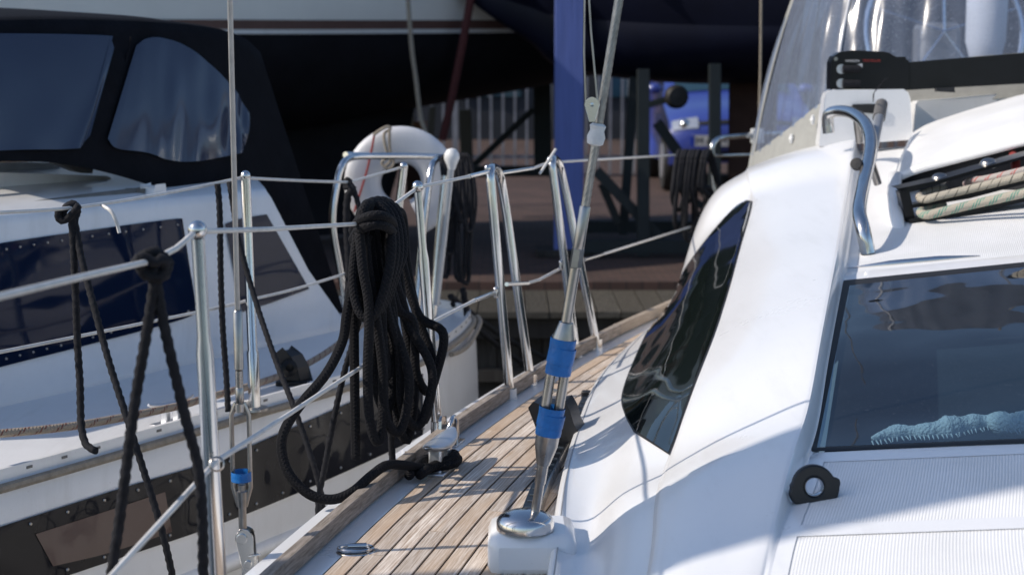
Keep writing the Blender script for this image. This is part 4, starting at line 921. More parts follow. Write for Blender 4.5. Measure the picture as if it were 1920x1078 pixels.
# coachroof side, roof
A0, Bd = V((-1.316, 3.88, DECK)), V((.739, 1.22, 0)).normalized(); NI = V((-Bd.y, Bd.x, 0))
def nline(px, off=0.0, z=0.0):
    """point on the line parallel to the coachroof side (off metres inboard) seen at column px"""
    k = (px - 960) / FP; P0 = A0 + NI * off; t = (k * P0.y - P0.x) / (Bd.x - k * Bd.y); p = P0 + Bd * t; return V((p.x, p.y, z))
def npy(px, py, off):
    """point in that vertical plane seen at pixel (px,py)"""
    p = nline(px, off); return U(px, py, p.y)
NC = 60
def nrow(pl, pr, off0, off1, z0, z1): return [nline(pl + (pr - pl) * k / (NC - 1), off0 + (off1 - off0) * k / (NC - 1), z0 + (z1 - z0) * k / (NC - 1)) for k in range(NC)]
zt = 1.70
rows = [nrow(-420, 648, 0, 0, DECK - .01, DECK - .01), nrow(-420, 647, .0, 0, DECK + .02, DECK + .02), nrow(-420, 640, .012, .012, DECK + .035, DECK + .035), nrow(-420, 575, .045, .045, 1.42, 1.42), nrow(-420, 508, .075, .075, zt - .03, zt - .03), nrow(-420, 500, .085, .085, zt - .01, zt - .01), nrow(-420, 497, .10, .10, zt, zt), nrow(-420, 470, .35, .35, zt + .035, zt + .035), nrow(-420, 430, 1.0, 1.0, zt + .09, zt + .09), nrow(-420, 380, 1.9, 1.9, zt + .06, zt + .06)]
mc = MB().grid(rows).face(); ncoach = mc.build('coachroof', M['gel_old'], nbr, auto=False); nc_bvh = BVHTree.FromPolygons([tuple(p) for p in mc.v], mc.f)
# aft end of the coachroof side
w1 = MB().grid(patch(nc_bvh, [(-150, 484), (0, 456), (150, 434), (322, 411), (338, 414)], [(-150, 730), (0, 688), (150, 650), (345, 597), (366, 572)], 40, 12, .005)).face().build('cabin_window', M['acrylic_blue'], ncoach, auto=False)
w2 = MB().grid(patch(nc_bvh, [(420, 420), (450, 410), (498, 402)], [(452, 585), (500, 570), (578, 542)], 24, 12, .005)).face().build('cabin_window', M['acrylic_blue'], ncoach, auto=False)
bolts(nc_bvh, [(-150, 497), (0, 469), (150, 446), (330, 422)], 18, .0038, .006, w1); bolts(nc_bvh, [(-150, 716), (0, 675), (150, 638), (350, 584)], 18, .0038, .006, w1)
# grey handrail, white box and clutch on the roof
m = MB(); m.tube([npy(-200, 425, .2), npy(0, 394, .2), npy(150, 373, .2), npy(265, 359, .2)], .013, n=10); hr_ = m.build('handrail', M['teak_rail_grey'], nbr)
for x, y in ((80, 392), (255, 366)):
    m = MB(); m.box(npy(x, y, .2), (.06, .025, .04)); m.build('rail_foot', M['teak_rail_grey'], hr_, smooth=False)
m = MB(); m.prism([npy(x, y, .42) for x, y in ((-200, 340), (0, 328), (198, 330), (205, 336), (212, 378), (-200, 400))], NI * .25); m.build('roof_moulding', M['gel_old'], nbr, smooth=False, bevel=.01)
m = MB(); m.prism([npy(x, y, .72) for x, y in ((-200, 310), (0, 305), (105, 306), (135, 326), (-200, 332))], NI * .3); m.build('roof_moulding', M['gel_old'], nbr, smooth=False, bevel=.01)
m = MB(); m.prism([npy(x, y, .13) for x, y in ((285, 395), (293, 350), (308, 348), (316, 388))], NI * .06); m.build('coaming_block', M['gel_old'], nbr, smooth=False, bevel=.006)
m = MB(); m.prism([npy(x, y, .40) for x, y in ((110, 292), (128, 282), (176, 280), (180, 296), (172, 323), (150, 322), (112, 306))], NI * .04); cl = m.build('rope_clutch', M['grey_pl'], nbr, smooth=False, bevel=.005)
twist([npy(-200, 302, .395), npy(0, 300, .395), npy(112, 297, .395), npy(160, 296, .395)], .009, 'mooring_line', M['braid_stripe']); o = bpy.context.scene.collection.objects[-1]; tag(o, 'dark striped line leading into grey clutch on the left cabin roof', 'rope')
# black sprayhood with two panes
top = [(-260, 42), (0, 38), (150, 37), (300, 43), (400, 54), (455, 70), (488, 98)]; bot = [(-260, 312), (0, 303), (120, 308), (240, 335), (330, 372), (470, 470), (650, 600)]
TT, BB = cr([V((x, y, 0)) for x, y in top], 50), cr([V((x, y, 0)) for x, y in bot], 50)
rows = []
for q in range(16):
    t = q / 15; rows.append([npy(TT[k].lerp(BB[k], t).x, TT[k].lerp(BB[k], t).y, .34 - .12 * t + .05 * (1 - t) ** 3) for k in range(50)])
tr0 = rows[0]
up = [[p + NI * d_ + UP * z_ for p in tr0] for d_, z_ in ((1.25, .02), (.9, .05), (.5, .05), (.2, .03), (.05, .012))]
ms = MB().grid(up + rows).face(); shood = thing('sprayhood', 'black canvas sprayhood with two dark clear panes over the left yacht', 'sprayhood', tuple(rows[-1][25]))
ms.build('canvas', M['canvas'], shood, auto=False); sh_bvh = BVHTree.FromPolygons([tuple(p) for p in ms.v], ms.f)
M['hood_pane'] = darkglass('smoked_pane', (0.03, 0.04, 0.07), .5, 2.6, .12)
MB().grid(patch(sh_bvh, [(-200, 70), (0, 66), (190, 69), (204, 76), (211, 92)], [(-200, 290), (0, 283), (130, 281), (150, 275), (166, 255)], 60, 24, .008, lambda a_, b__: .004 * math.sin(a_ * 9 + b__ * 3) * b__ + .002 * math.sin(a_ * 30 + 4 * b__) * b__ * b__)).face().build('clear_pane', M['hood_pane'], shood, auto=False)
MB().grid(patch(sh_bvh, [(252, 88), (270, 76), (300, 74), (345, 88), (395, 125), (440, 175), (462, 215)], [(198, 262), (215, 280), (270, 287), (310, 300), (360, 304), (420, 294), (456, 286)], 70, 24, .009, lambda a_, b__: (.006 * math.sin(a_ * 26 + 3 * b__) + .004 * math.sin(a_ * 47 - 5 * b__)) * a_ * a_ * (.4 + b__) + .002 * math.sin(a_ * 8))).face().build('clear_pane', M['hood_pane'], shood, auto=False)
m = MB(); m.tube([npy(x, y, .33) for x, y in ((246, 70), (228, 150), (205, 230), (180, 292))], .004, n=6); m.build('seam', M['canvas'], shood)
# stanchions and lifelines
def nstan(top, base, r=.0125, nm='stanchion'):
    bs_ = UZ(*base, DECK); tp_ = U(*top, bs_.y); m = MB(); m.tube([bs_, bs_.lerp(tp_, .25), bs_.lerp(tp_, .26), tp_], [r * 1.25, r * 1.25, r, r], n=12); s_ = m.build(nm, M['steel'], nbr)
    m = MB(); m.ball(tp_, r * 1.1); m.build('cap', M['steel'], s_); m = MB(); m.lathe([(.01, .008), (.034, .006), (.035, 0)], bs_, n=16); m.build('base', M['steel_dull'], s_); return tp_
nstan((460, 330), (478, 768)); nstan((757, 312), (716, 657))
life([(-60, 402, 2.9), (150, 388, 3.25), (340, 357, 3.65), (460, 332, 3.9)], .004, par=nbr); life([(460, 334, 3.9), (560, 339, 4.2), (655, 342, 4.45)], .004, par=nbr); life([(655, 342, 4.45), (757, 313, 4.75)], .004, par=nbr)
life([(-60, 672, 2.9), (150, 630, 3.3), (395, 580, 3.75), (470, 562, 3.9)], .004, par=nbr); life([(470, 562, 3.9), (560, 540, 4.2), (690, 500, 4.6)], .004, par=nbr)
npp = tubeth('pushpit', [(660, 640, 5.35), (640, 520, 5.35), (624, 420, 5.35), (632, 345, 5.37), (643, 308, 5.4), (662, 295, 5.48), (700, 293, 5.58), (770, 293, 5.72), (845, 295, 5.9)], .0125, M['steel'], nbr)
tubeth('pushpit_leg', [(838, 296, 5.85), (818, 300, 5.5), (806, 330, 5.4), (790, 470, 5.35), (780, 600, 5.3)], .0125, M['steel'], npp)
tubeth('pushpit_leg', [(834, 330, 5.3), (822, 450, 5.28), (812, 600, 5.25)], .0125, M['steel'], npp)
tubeth('rail_end', [(648, 291, 5.5), (690, 292, 5.62)], .012, M['steel'], npp)
# deck cleat, black block
cn = UZ(322, 795, DECK); tn_ = V((.55, .83, 0)).normalized(); m = MB()
m.tube([cn + tn_ * t * .075 + UP * (.05 + .012 * t * t) for t in [-1 + k / 6 for k in range(13)]], [.0035 + .007 * (1 - (-1 + k / 6) ** 2) for k in range(13)], n=10)
clt = m.build('mooring_cleat', M['alu'], nbr)
for t in (-.02, .02):
    m = MB(); m.box(cn + tn_ * t + UP * .022, (.015, .022, .05), (tn_, V((-tn_.y, tn_.x, 0)), UP)); m.build('leg', M['alu'], clt, bevel=.003)
m = MB(); m.box(cn + UP * .004, (.11, .045, .008), (tn_, V((-tn_.y, tn_.x, 0)), UP)); m.build('base_plate', M['alu'], clt, bevel=.002)
bk_ = UZ(548, 722, DECK); m = MB()
m.prism([U(x, y, bk_.y) for x, y in ((522, 690), (520, 664), (530, 656), (548, 668), (560, 690), (566, 715), (540, 722), (528, 700))], (.02, .035, 0)); fb = m.build('footblock', M['black_pl'], nbr, smooth=False, bevel=.006)
m = MB(); m.lathe([(.012, 0), (.024, .003), (.024, .012), (.012, .015)], U(540, 690, bk_.y - .008), (.5, -1, .2), n=18); m.build('sheave', M['black_an'], fb)
m = MB(); m.box(bk_ + V((0, .01, .006)), (.09, .05, .014)); m.build('base', M['black_an'], fb, bevel=.003)
m = MB(); m.tube(even(PX([(-60, 818, 3.18), (100, 803, 3.3), (200, 788, 3.42), (330, 762, 3.62), (380, 748, 3.75), (480, 720, 4.0), (560, 690, 4.25), (620, 655, 4.5), (690, 600, 4.9)]), .01), .0095, n=12); o = m.build('mooring_line', M['braid_stripe'], None, auto=False); tag(o, 'cream line with brown flecks lying along the left yacht side deck', 'rope')
ii = [i for i in range(len(SHn)) if 4.8 < SHn[i].y < 5.6 and SHn[i].x > -.5]; sl_ = offn(SHn, .036); m = MB(); m.tube(even([sl_[i] - UP * (.03 + .012 * math.sin(q * .8)) for q, i in enumerate(ii[::2])] + [sl_[ii[-1]] + V((-.02, .05, -.12)), sl_[ii[-1]] + V((-.03, .06, -.4))], .02), .009, n=8); o = m.build('stern_line', M['beige'], None); tag(o, 'beige rope running down the rounded stern of the left yacht', 'rope')
m = MB(); m.tube(even(PX([(192, 386, 3.32), (208, 396, 3.3), (218, 415, 3.3), (224, 437, 3.3)]), .01), .0042, n=8); o = m.build('cord_tail', M['wire_white'], None); tag(o, 'short white cord tail hanging from the left yacht lifeline', 'cord')
m = MB(); mb_ = V((-3.15, 1.82, 1.2)); m.lathe([(.17, .6), (.185, 2), (.18, 4), (.16, 7), (.1, 9)], mb_, n=24); m.lathe([(.05, -.1), (.05, 12)], mb_, n=12); m.build('shadow_casting_sail', M['grey_trim'], nbr)  # unseen roll, sized and placed to cast the shadow band on our coachroof
# lettering-like white triangles on the dark canvas flap
# --- horseshoe lifebuoy on its pushpit
lb = thing('lifebuoy', 'white horseshoe lifebuoy hung on the stern rail of the left yacht', 'lifebuoy', tuple(U(752, 395, 5.9)))
cL = U(752, 345, 5.95); s_ = 5.95 / FP; rows = []
for k in range(41):
    th = rad(-62 + 304 * k / 40); d_ = V((math.cos(th), .12 * math.cos(th), math.sin(th))); rm = 71 * s_; row = []
    for j in range(18):
        q = 2 * math.pi * j / 18; sx_ = math.copysign(abs(math.cos(q)) ** .6, math.cos(q)); sy_ = math.copysign(abs(math.sin(q)) ** .6, math.sin(q))
        row.append(cL + d_ * (rm * (1.0 + .04 * math.sin(th)) + sx_ * 34 * s_) + V((0, 1, 0)) * sy_ * .05)
    rows.append(row)
m = MB(); m.grid(rows, close=True); m.f.append(tuple(range(17, -1, -1))); m.f.append(tuple(40 * 18 + j for j in range(18))); m.build('float', M['lifebuoy'], lb)
m = MB(); m.tube(cr(PX([(702, 252, 5.86), (697, 280, 5.86), (688, 320, 5.86), (676, 360, 5.86), (664, 398, 5.86)]), 24), .0045, n=6); m.build('red_cord', M['red_pl'], lb)
m = MB(); m.tube(cr(PX([(700, 254, 5.86), (712, 245, 5.86), (726, 238, 5.87), (732, 242, 5.87), (720, 252, 5.85), (724, 280, 5.85), (732, 300, 5.85), (722, 312, 5.85)]), 40), .006, n=8); m.tube(cr(PX([(730, 245, 5.85), (731, 280, 5.85), (738, 306, 5.85), (728, 316, 5.85), (716, 306, 5.85), (726, 296, 5.85)]), 40), .006, n=8); m.build('lashing', M['beige'], lb)
dl = thing('safety_light', 'white bulb shaped light on a blue grey pole at the left yacht stern', 'light', tuple(U(818, 575, 5.2)))
m = MB(); m.lathe([(.0001, .062), (.016, .058), (.026, .042), (.027, .026), (.018, .006), (.012, -.012)], U(847, 312, 5.2), n=18); m.build('bulb', M['white_pl'], dl)
m = MB(); m.tube([U(846, 312, 5.2), U(834, 430, 5.2), U(818, 572, 5.2)], .0115, n=12); m.build('pole', M['grey_tube'], dl)

# ------------------------------------------------------------------ ropes
def knot(c, r, R_, seed, name, par=None, mat=None, squash=(1, .8, 1.1), turns=3):
    random.seed(seed); pts = []
    for k in range(turns * 8):
        t = 2 * math.pi * k / 8; ph = k * .9 + random.uniform(-.2, .2)
        pts.append(V(c) + V((math.cos(t) * R_ * squash[0], math.sin(ph) * R_ * squash[1] * .8, math.sin(t) * R_ * squash[2])) * random.uniform(.7, 1.05))
    return pts
GR1 = 'fender lines tied to the guard wires'
f1 = thing('fender_line', 'black twisted fender line knotted to the near lifeline beside the nearest stanchion', 'rope', tuple(U(290, 500, 1.985)), GR1)
twist(knot(U(290, 497, 1.985), .008, .017, 2, 'k', turns=3), .0078, 'knot', M['rope_black'], f1)
twist(PX([(266, 500, 1.97), (255, 490, 1.96), (268, 482, 1.965), (290, 492, 1.97), (305, 485, 1.975), (310, 505, 1.985), (296, 525, 1.98)]), .0078, 'knot_loop', M['rope_black'], f1)
twist(PX([(287, 500, 1.98), (288, 540, 1.985), (272, 640, 1.99), (255, 740, 2.0), (240, 850, 2.0), (226, 960, 2.0), (205, 1110, 2.0), (190, 1300, 2.02)]), .0082, 'strand', M['rope_black'], f1)
twist(PX([(292, 505, 1.985), (298, 560, 1.99), (314, 640, 2.0), (335, 730, 2.01), (352, 800, 2.02), (370, 870, 2.03), (379, 960, 2.03), (381, 1110, 2.03), (380, 1300, 2.03)]), .0082, 'strand', M['rope_black'], f1)
f2 = thing('fender_line', 'black line with a bow knot hanging from the left yacht lifeline before its cabin window', 'rope', tuple(U(135, 400, 3.22)), GR1)
twist(knot(U(132, 398, 3.22), .008, .016, 5, 'k', turns=2), .0085, 'knot', M['rope_black'], f2); twist(PX([(112, 392, 3.2), (108, 405, 3.2), (118, 415, 3.2), (132, 405, 3.2), (148, 385, 3.2)]), .0085, 'knot_loop', M['rope_black'], f2)
twist(PX([(134, 402, 3.21), (138, 470, 3.21), (142, 560, 3.21), (145, 640, 3.2), (150, 720, 3.18), (152, 790, 3.15), (160, 830, 3.12), (180, 846, 3.1)]), .0088, 'strand', M['rope_black'], f2)
twist(PX([(138, 402, 3.22), (152, 480, 3.2), (175, 570, 3.15), (205, 680, 3.1), (240, 790, 3.05), (275, 900, 3.02), (305, 1000, 3.0), (328, 1110, 3.0), (340, 1250, 3.0)]), .0082, 'strand', M['rope_black'], f2)
f3 = twist(PX([(408, 345, 3.75), (412, 400, 3.75), (414, 520, 3.76), (418, 620, 3.76), (424, 700, 3.76), (428, 772, 3.74)]), .0085, 'fender_line', M['rope_black']); tag(f3, 'black line hanging straight beside the left yacht stanchion', 'rope', GR1)
f4 = twist(PX([(430, 342, 3.8), (448, 450, 3.75), (478, 560, 3.7), (515, 670, 3.6), (548, 755, 3.5), (578, 840, 3.45), (600, 915, 3.42), (606, 960, 3.42)]), .0078, 'fender_line', M['rope_black']); tag(f4, 'black line slanting down across the left yacht foot block', 'rope', GR1)
f5 = twist(PX([(700, 430, 3.1), (690, 520, 3.14), (668, 620, 3.18), (645, 700, 3.2), (625, 790, 3.2), (608, 880, 3.2), (598, 930, 3.2), (596, 975, 3.2)]), .0075, 'fender_line', M['rope_black']); tag(f5, 'thin black twisted line dropping outboard behind the big rope coil', 'rope', GR1)
f6 = twist(PX([(706, 430, 3.08), (712, 500, 3.08), (718, 600, 3.08), (728, 690, 3.1), (732, 780, 3.13), (735, 850, 3.16), (738, 905, 3.2)]), .0082, 'fender_line', M['rope_black']); tag(f6, 'black twisted line hanging in front of the rope coil down to the toe rail', 'rope', GR1)

coil = thing('rope_coil', 'big coil of thick black braided mooring rope hung over the lifeline', 'rope', tuple(U(720, 420, 3.12)))
random.seed(11); rR = .0102
def crope(pts, nm='coil_loop'):
    m = MB(); m.tube(even(pts, .009), rR, n=12); return m.build(nm, M['braid_black'], coil, auto=False)
for i in range(7):
    s = i / 6; dep = 3.05 + .15 * s + random.uniform(-.012, .012)
    tx = 682 + 56 * s; ty = 392 - 12 * math.sin(math.pi * s) + 14 * s; bx = (706, 742, 722, 778, 760, 800, 790)[i]; by = (830, 812, 770, 800, 826, 735, 790)[i]
    hw_ = (12, 20, 15, 24, 14, 20, 17)[i]; ex = (0, 8, -4, 14, 4, 22, 10)[i]
    crope(PX([(tx - 8, ty + 40, dep - .035), (tx - 2, ty + 6, dep - .03), (tx + 8, ty - 10, dep), (tx + 18, ty + 8, dep + .03), (tx + 25, ty + 90, dep + .035), (tx + 34 + ex, 590, dep + .02), (bx + hw_ + ex * .5, by - 110, dep), (bx + hw_ - 2, by - 34, dep - .005), (bx + 2, by, dep - .015), (bx - hw_, by - 38, dep - .03), (bx - hw_ - 5, by - 130, dep - .035), (tx + 10 + 10 * s, 580, dep - .045), (tx - 2, ty + 110, dep - .05), (tx - 8, ty + 44, dep - .038)]))
for i in range(4):     # short loops hanging high
    s = i / 3; dep = 3.05 + .07 * s; x0 = 660 + 22 * s
    crope(PX([(x0 + 10, 440, dep - .02), (x0 + 18 + 8 * s, 398 - 6 * s, dep), (x0 + 44, 384, dep + .02), (x0 + 66, 410, dep + .01), (x0 + 74, 470, dep - .02), (x0 + 60, 545 - 30 * s, dep - .04), (x0 + 36, 596 - 22 * s, dep - .04), (x0 + 12, 580 - 30 * s, dep - .035), (x0 + 2, 520, dep - .03), (x0 + 10, 440, dep - .02)]))
for i in range(2):     # frapping turns round the waist
    yy = 410 + 17 * i; crope(PX([(662, yy + 22, 3.1), (674, yy + 4, 3.01), (705, yy - 6, 2.995), (730, yy + 2, 3.03), (736, yy + 20, 3.12), (705, yy + 30, 3.18), (660, yy + 26, 3.15)]), 'frapping_turn')
crope(PX([(672, 440, 3.08), (666, 520, 3.07), (664, 600, 3.07), (665, 720, 3.07), (667, 860, 3.07)]), 'rope_end')
cz_ = cc + UP * .02
crope(PX([(690, 440, 3.04), (664, 520, 3.04), (650, 590, 3.04), (642, 640, 3.04), (612, 700, 3.0), (566, 755, 2.96), (534, 805, 2.93), (528, 845, 2.92), (543, 890, 2.91), (580, 926, 2.91), (622, 936, 2.92), (660, 922, 2.94), (695, 892, 2.98), (725, 872, 3.03), (760, 872, 3.10)]) + [cz_ - ta * .06 - na * .015, cz_ - ta * .02 + na * .028, cz_ + ta * .035 + na * .03, cz_ + ta * .05 - na * .0, cz_ + ta * .03 - na * .03, cz_ - ta * .04 - na * .03], 'working_part')
crope([cz_ - ta * .12 - na * .01 + UP * .0, cz_ - ta * .05 + na * .0 + UP * .004, cz_ - ta * .0 + na * .03 + UP * .012, cz_ + ta * .055 + na * .012 + UP * .006, cz_ + ta * .05 - na * .02, cz_ - ta * .03 - na * .034 + UP * .006, cz_ - ta * .13 - na * .03], 'cleat_turn')
# coil of line on our pushpit, dark lines on the other stern
pc2 = thing('rope_coil', 'dark rope coil hung on the lifeline near our stern rail before the blue car', 'rope', tuple(U(1290, 300, 7.2))); random.seed(4)
for i in range(8):
    x0 = (1268, 1276, 1281, 1290, 1296, 1304, 1316, 1322)[i]; yb = (395, 432, 380, 440, 452, 405, 372, 388)[i]; m = MB(); x1 = x0 + random.uniform(-8, 22)
    m.tube(even(PX([(x0, 300, 7.15), (x0 + 6, 284, 7.2), (x0 + 14, 296, 7.25), (x1 + 14, 360, 7.25), (x1 + 14, yb - 20, 7.22), (x1 + 4, yb, 7.2), (x1 - 6, yb - 20, 7.16), (x0 - 6, 350, 7.13), (x0, 300, 7.15)]), .02), .012, n=8); m.build('coil_loop', M['rope_black'], pc2, auto=False)
pc3 = thing('rope_coil', 'loose black rope hanks hanging from the left yacht stern rail', 'rope', tuple(U(860, 300, 5.15)))
for i in range(7):
    x0 = 838 + 6 * i; yb = 430 + random.uniform(-50, 130); m = MB(); x1 = x0 + random.uniform(-10, 14)
    m.tube(even(PX([(x0 - 10, 300, 5.5), (x0, 290, 5.45), (x0 + 8, 304, 5.45), (x1 + 12, 370, 5.42), (x1 + 8, yb - 16, 5.42), (x1, yb, 5.4), (x1 - 8, yb - 20, 5.4), (x0 - 6, 360, 5.42), (x0 - 10, 300, 5.45)]), .015), .0085, n=8); m.build('coil_loop', M['rope_black'], pc3, auto=False)
pc4 = twist(PX([(655, 335, 4.45), (648, 350, 4.45), (662, 352, 4.43), (652, 370, 4.44), (650, 420, 4.45), (654, 500, 4.45), (652, 560, 4.45)]), .012, 'fender_line', M['rope_black']); tag(pc4, 'black line hanging from the left yacht lifeline before the lifebuoy', 'rope', GR1)
pc5 = twist(PX([(655, 340, 4.44), (668, 370, 4.44), (676, 410, 4.44), (672, 450, 4.45)]), .009, 'cord_tail', M['rope_black']); tag(pc5, 'short black line end beside the lifebuoy, right of the longer one', 'rope', GR1)
for pts, lab in (([(845, 556, 5.6), (900, 600, 6.4), (960, 640, 7.2), (1060, 690, 8.4)], 'black mooring line from the left yacht stern to the dock, upper one'), ([(850, 570, 5.6), (905, 625, 6.4), (980, 680, 7.4), (1060, 716, 8.4)], 'black mooring line from the left yacht stern to the dock, lower one'), ([(868, 540, 5.4), (880, 620, 5.4), (888, 690, 5.4), (900, 780, 5.4)], 'black line hanging down behind the left yacht stern')):
    o = twist(PX(pts), .013, 'mooring_line', M['rope_black']); tag(o, lab, 'rope')

# ------------------------------------------------------------------ timber dock
dock = thing('timber_dock', 'grey timber dock with plank deck and dark board front behind both sterns', 'dock', (1.0, 9.4, 0))
DZ = .67
x = -3.4; random.seed(9)
bmesh_cache = {}
while x < 5.2:
    bw = .138
    m = MB(); gr = 7
    prof = []
    for k in range(gr * 2 + 1): prof.append((x + bw * k / (gr * 2), DZ - (.006 if k % 2 else 0) + 0))
    yo = random.uniform(-.008, .008)
    vs, uv = [], []
    for yy in (8.98 + yo, 9.93):
        for (a_, z_) in prof: vs.append(V((a_, yy, z_))); uv.append((yy, a_))
        vs += [V((x + bw, yy, DZ - .04)), V((x, yy, DZ - .04))]; uv += [(yy, x), (yy, x + bw)]
    n_ = len(prof) + 2; fs = [(k, (k + 1) % n_, (k + 1) % n_ + n_, k + n_) for k in range(n_)] + [tuple(range(n_ - 1, -1, -1)), tuple(range(n_, 2 * n_))]
    m.add(vs, fs, uv); m.build('plank', M['dock_wood'], dock, smooth=False); x += .145
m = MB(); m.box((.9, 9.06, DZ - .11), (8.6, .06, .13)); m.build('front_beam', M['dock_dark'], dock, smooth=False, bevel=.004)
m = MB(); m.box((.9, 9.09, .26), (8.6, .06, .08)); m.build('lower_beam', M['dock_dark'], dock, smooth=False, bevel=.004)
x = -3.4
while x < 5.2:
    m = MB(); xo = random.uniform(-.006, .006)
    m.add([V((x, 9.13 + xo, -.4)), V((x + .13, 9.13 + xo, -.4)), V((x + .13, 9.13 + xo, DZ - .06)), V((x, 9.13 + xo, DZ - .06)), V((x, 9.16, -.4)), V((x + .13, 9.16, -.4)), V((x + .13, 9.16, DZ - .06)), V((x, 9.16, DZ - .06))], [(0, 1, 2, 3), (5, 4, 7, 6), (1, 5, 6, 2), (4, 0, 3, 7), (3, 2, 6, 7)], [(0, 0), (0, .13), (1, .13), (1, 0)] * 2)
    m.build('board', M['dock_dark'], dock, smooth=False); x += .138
m = MB(); m.box((.9, 9.6, DZ - .12), (8.6, .1, .14)); m.build('rear_beam', M['dock_dark'], dock, smooth=False)
for xx in (-2.6, -.4, 1.8, 4.0):
    m = MB(); m.lathe([(.11, -1.2), (.11, DZ - .05)], (xx, 9.4, 0), n=14); m.build('pile', M['dock_dark'], dock)

# ------------------------------------------------------------------ boats ashore
def hull(root, sts, yc0, mats, yaw=0.0):
    """sts: (x, half-beam at sheer, half-beam at waterline, z sheer, z waterline, z bottom) ; camera side is -Y"""
    S_ = cr([V((s[0], s[1], s[2])) for s in sts], 60); Z_ = cr([V((s[3], s[4], s[5])) for s in sts], 60)
    def sect(sgn, which):
        rows_ = []
        for a_, z_ in zip(S_, Z_):
            x, bs_, bw = a_; zs, zw, zb = z_; yc = yc0 + yaw * max(-2.8, x + .5); bw = max(bw, .004); bs_ = max(bs_, .006); zb = min(zb, zw - .002)
            if which == 'top': pts = [V((x, yc - sgn * (bw + (bs_ - bw) * (t ** .7)), zw + (zs - zw) * t)) for t in [k / 8 for k in range(9)]]
            else: pts = [V((x, yc - sgn * bw * math.cos(t * math.pi / 2) ** .75 if t < 1 else yc, zw + (zb - zw) * math.sin(t * math.pi / 2) ** 1.1)) for t in [k / 10 for k in range(11)]]
            rows_.append(pts)
        return rows_
    for wh, nm in (('top', 'topsides'), ('bottom', 'bottom')):
        m = MB(); m.grid(sect(1, wh)); m.grid([list(reversed(r)) for r in sect(-1, wh)]) ; m.build(nm, mats[wh], root, auto=False)
    return S_, Z_
wb2 = thing('sailing_yacht', 'cream hulled boat with brown waterline stripe propped up ashore at top left', 'boat', (-2.5, 13.6, QZ))
WL = 2.405
sts = [(-9.5, .9, .8, 3.9, WL + .06, 2.0), (-7, 1.45, 1.35, 3.75, WL + .03, 1.7), (-4, 1.75, 1.68, 3.6, WL - .01, 1.55), (-2, 1.7, 1.6, 3.55, WL, 1.62), (-.9, 1.55, 1.4, 3.52, WL + .01, 1.80), (.4, 1.3, 1.05, 3.5, WL + .03, 2.02), (1.6, 1.0, .5, 3.5, WL + .06, 2.30), (2.6, .8, .1, 3.5, 2.6, 2.58)]
YAW = .65
sts = [(a_, b__, c__, zs, CZ + (zw - CZ) * (11.6 + YAW * max(-2.8, a_ + .5)) / 11.9, zb) for a_, b__, c__, zs, zw, zb in sts]
S_, Z_ = hull(wb2, sts, 13.3, dict(top=M['hull_white'], bottom=M['antifoul']), YAW)
def band(z0, z1, off, nm, mat):
    rows_ = []
    for zz in (z0, z1):
        r_ = []
        for a_, z_ in zip(S_[:52], Z_[:52]):
            t = max(0, (zz + z_[1] - WL - z_[1]) / (z_[0] - z_[1])); r_.append(V((a_[0], 13.3 + YAW * max(-2.8, a_[0] + .5) - (a_[2] + (a_[1] - a_[2]) * t ** .7) - off, zz + z_[1] - WL)))
        rows_.append(r_)
    MB().grid(rows_).build(nm, mat, wb2, auto=False)
band(WL + .001, WL + .03, .014, 'white_line', M['gel_old']); band(WL + .032, WL + .098, .016, 'brown_stripe', M['stripe'])
m = MB(); kp = [(-3.6, 1.7), (-.85, 1.88), (-1.15, .78), (-3.0, .78)]
m.prism([V((x, 13.2 + YAW * max(-2.8, x + .5), z)) for x, z in kp], (0, .2, 0)); m.build('keel', M['antifoul'], wb2, smooth=False, bevel=.03)
m = MB(); m.box((-3.2, 12.6, 3.5), (9, 1.6, .05), (V((1, YAW, 0)), V((-YAW, 1, 0)), UP)); m.build('deck', M['gel_old'], wb2, smooth=False)
nvb = thing('sailing_yacht', 'navy hulled boat propped up ashore at top centre, bow to the left', 'boat', (3.0, 11.9, QZ))
sts = [(-.75, .02, .01, 3.5, 3.02, 3.0), (-.28, .30, .05, 3.45, 2.75, 2.62), (.13, .52, .16, 3.4, 2.6, 2.34), (.40, .66, .30, 3.38, 2.52, 2.14), (1.2, 1.0, .72, 3.32, 2.45, 2.03), (2.2, 1.3, 1.12, 3.25, 2.42, 2.02), (3.6, 1.5, 1.4, 3.2, 2.42, 2.02), (5.5, 1.5, 1.42, 3.2, 2.42, 2.03), (7.5, 1.2, 1.0, 3.25, 2.45, 2.15)]
hull(nvb, sts, 11.9, dict(top=M['navy'], bottom=M['navy']))
m = MB(); m.box((3.6, 11.9, 3.22), (6.5, 1.9, .05)); m.build('deck', M['gel_old'], nvb, smooth=False)
m = MB(); kx0, kx1 = U(1372, 130, 11.9).x, U(1450, 130, 11.9).x
m.prism([V((kx0, 11.8, 2.2)), V((kx1 + .02, 11.8, 2.2)), V((kx1 - .01, 11.8, QZ + .06)), V((kx0 + .0, 11.8, QZ + .06))], (0, .12, 0)); m.build('rudder', M['brown_af'], nvb, smooth=False, bevel=.02)
# blue timber prop
pr = thing('timber_prop', 'upright blue painted timber prop under the navy bow', 'prop', tuple(UZ(1068, 480, QZ)))
xl, xr = U(1040, 200, 11.4).x, U(1095, 200, 11.4).x
m = MB(); m.box(((xl + xr) / 2, 11.44, (QZ + 2.82) / 2), (xr - xl, .08, 2.82 - QZ)); m.build('post', M['prop_blue'], pr, smooth=False, bevel=.006)
m = MB(); m.box(((xl + xr) / 2, 11.5, QZ + .03), (.5, .4, .05)); m.build('foot', M['dock_dark'], pr, smooth=False, bevel=.005)
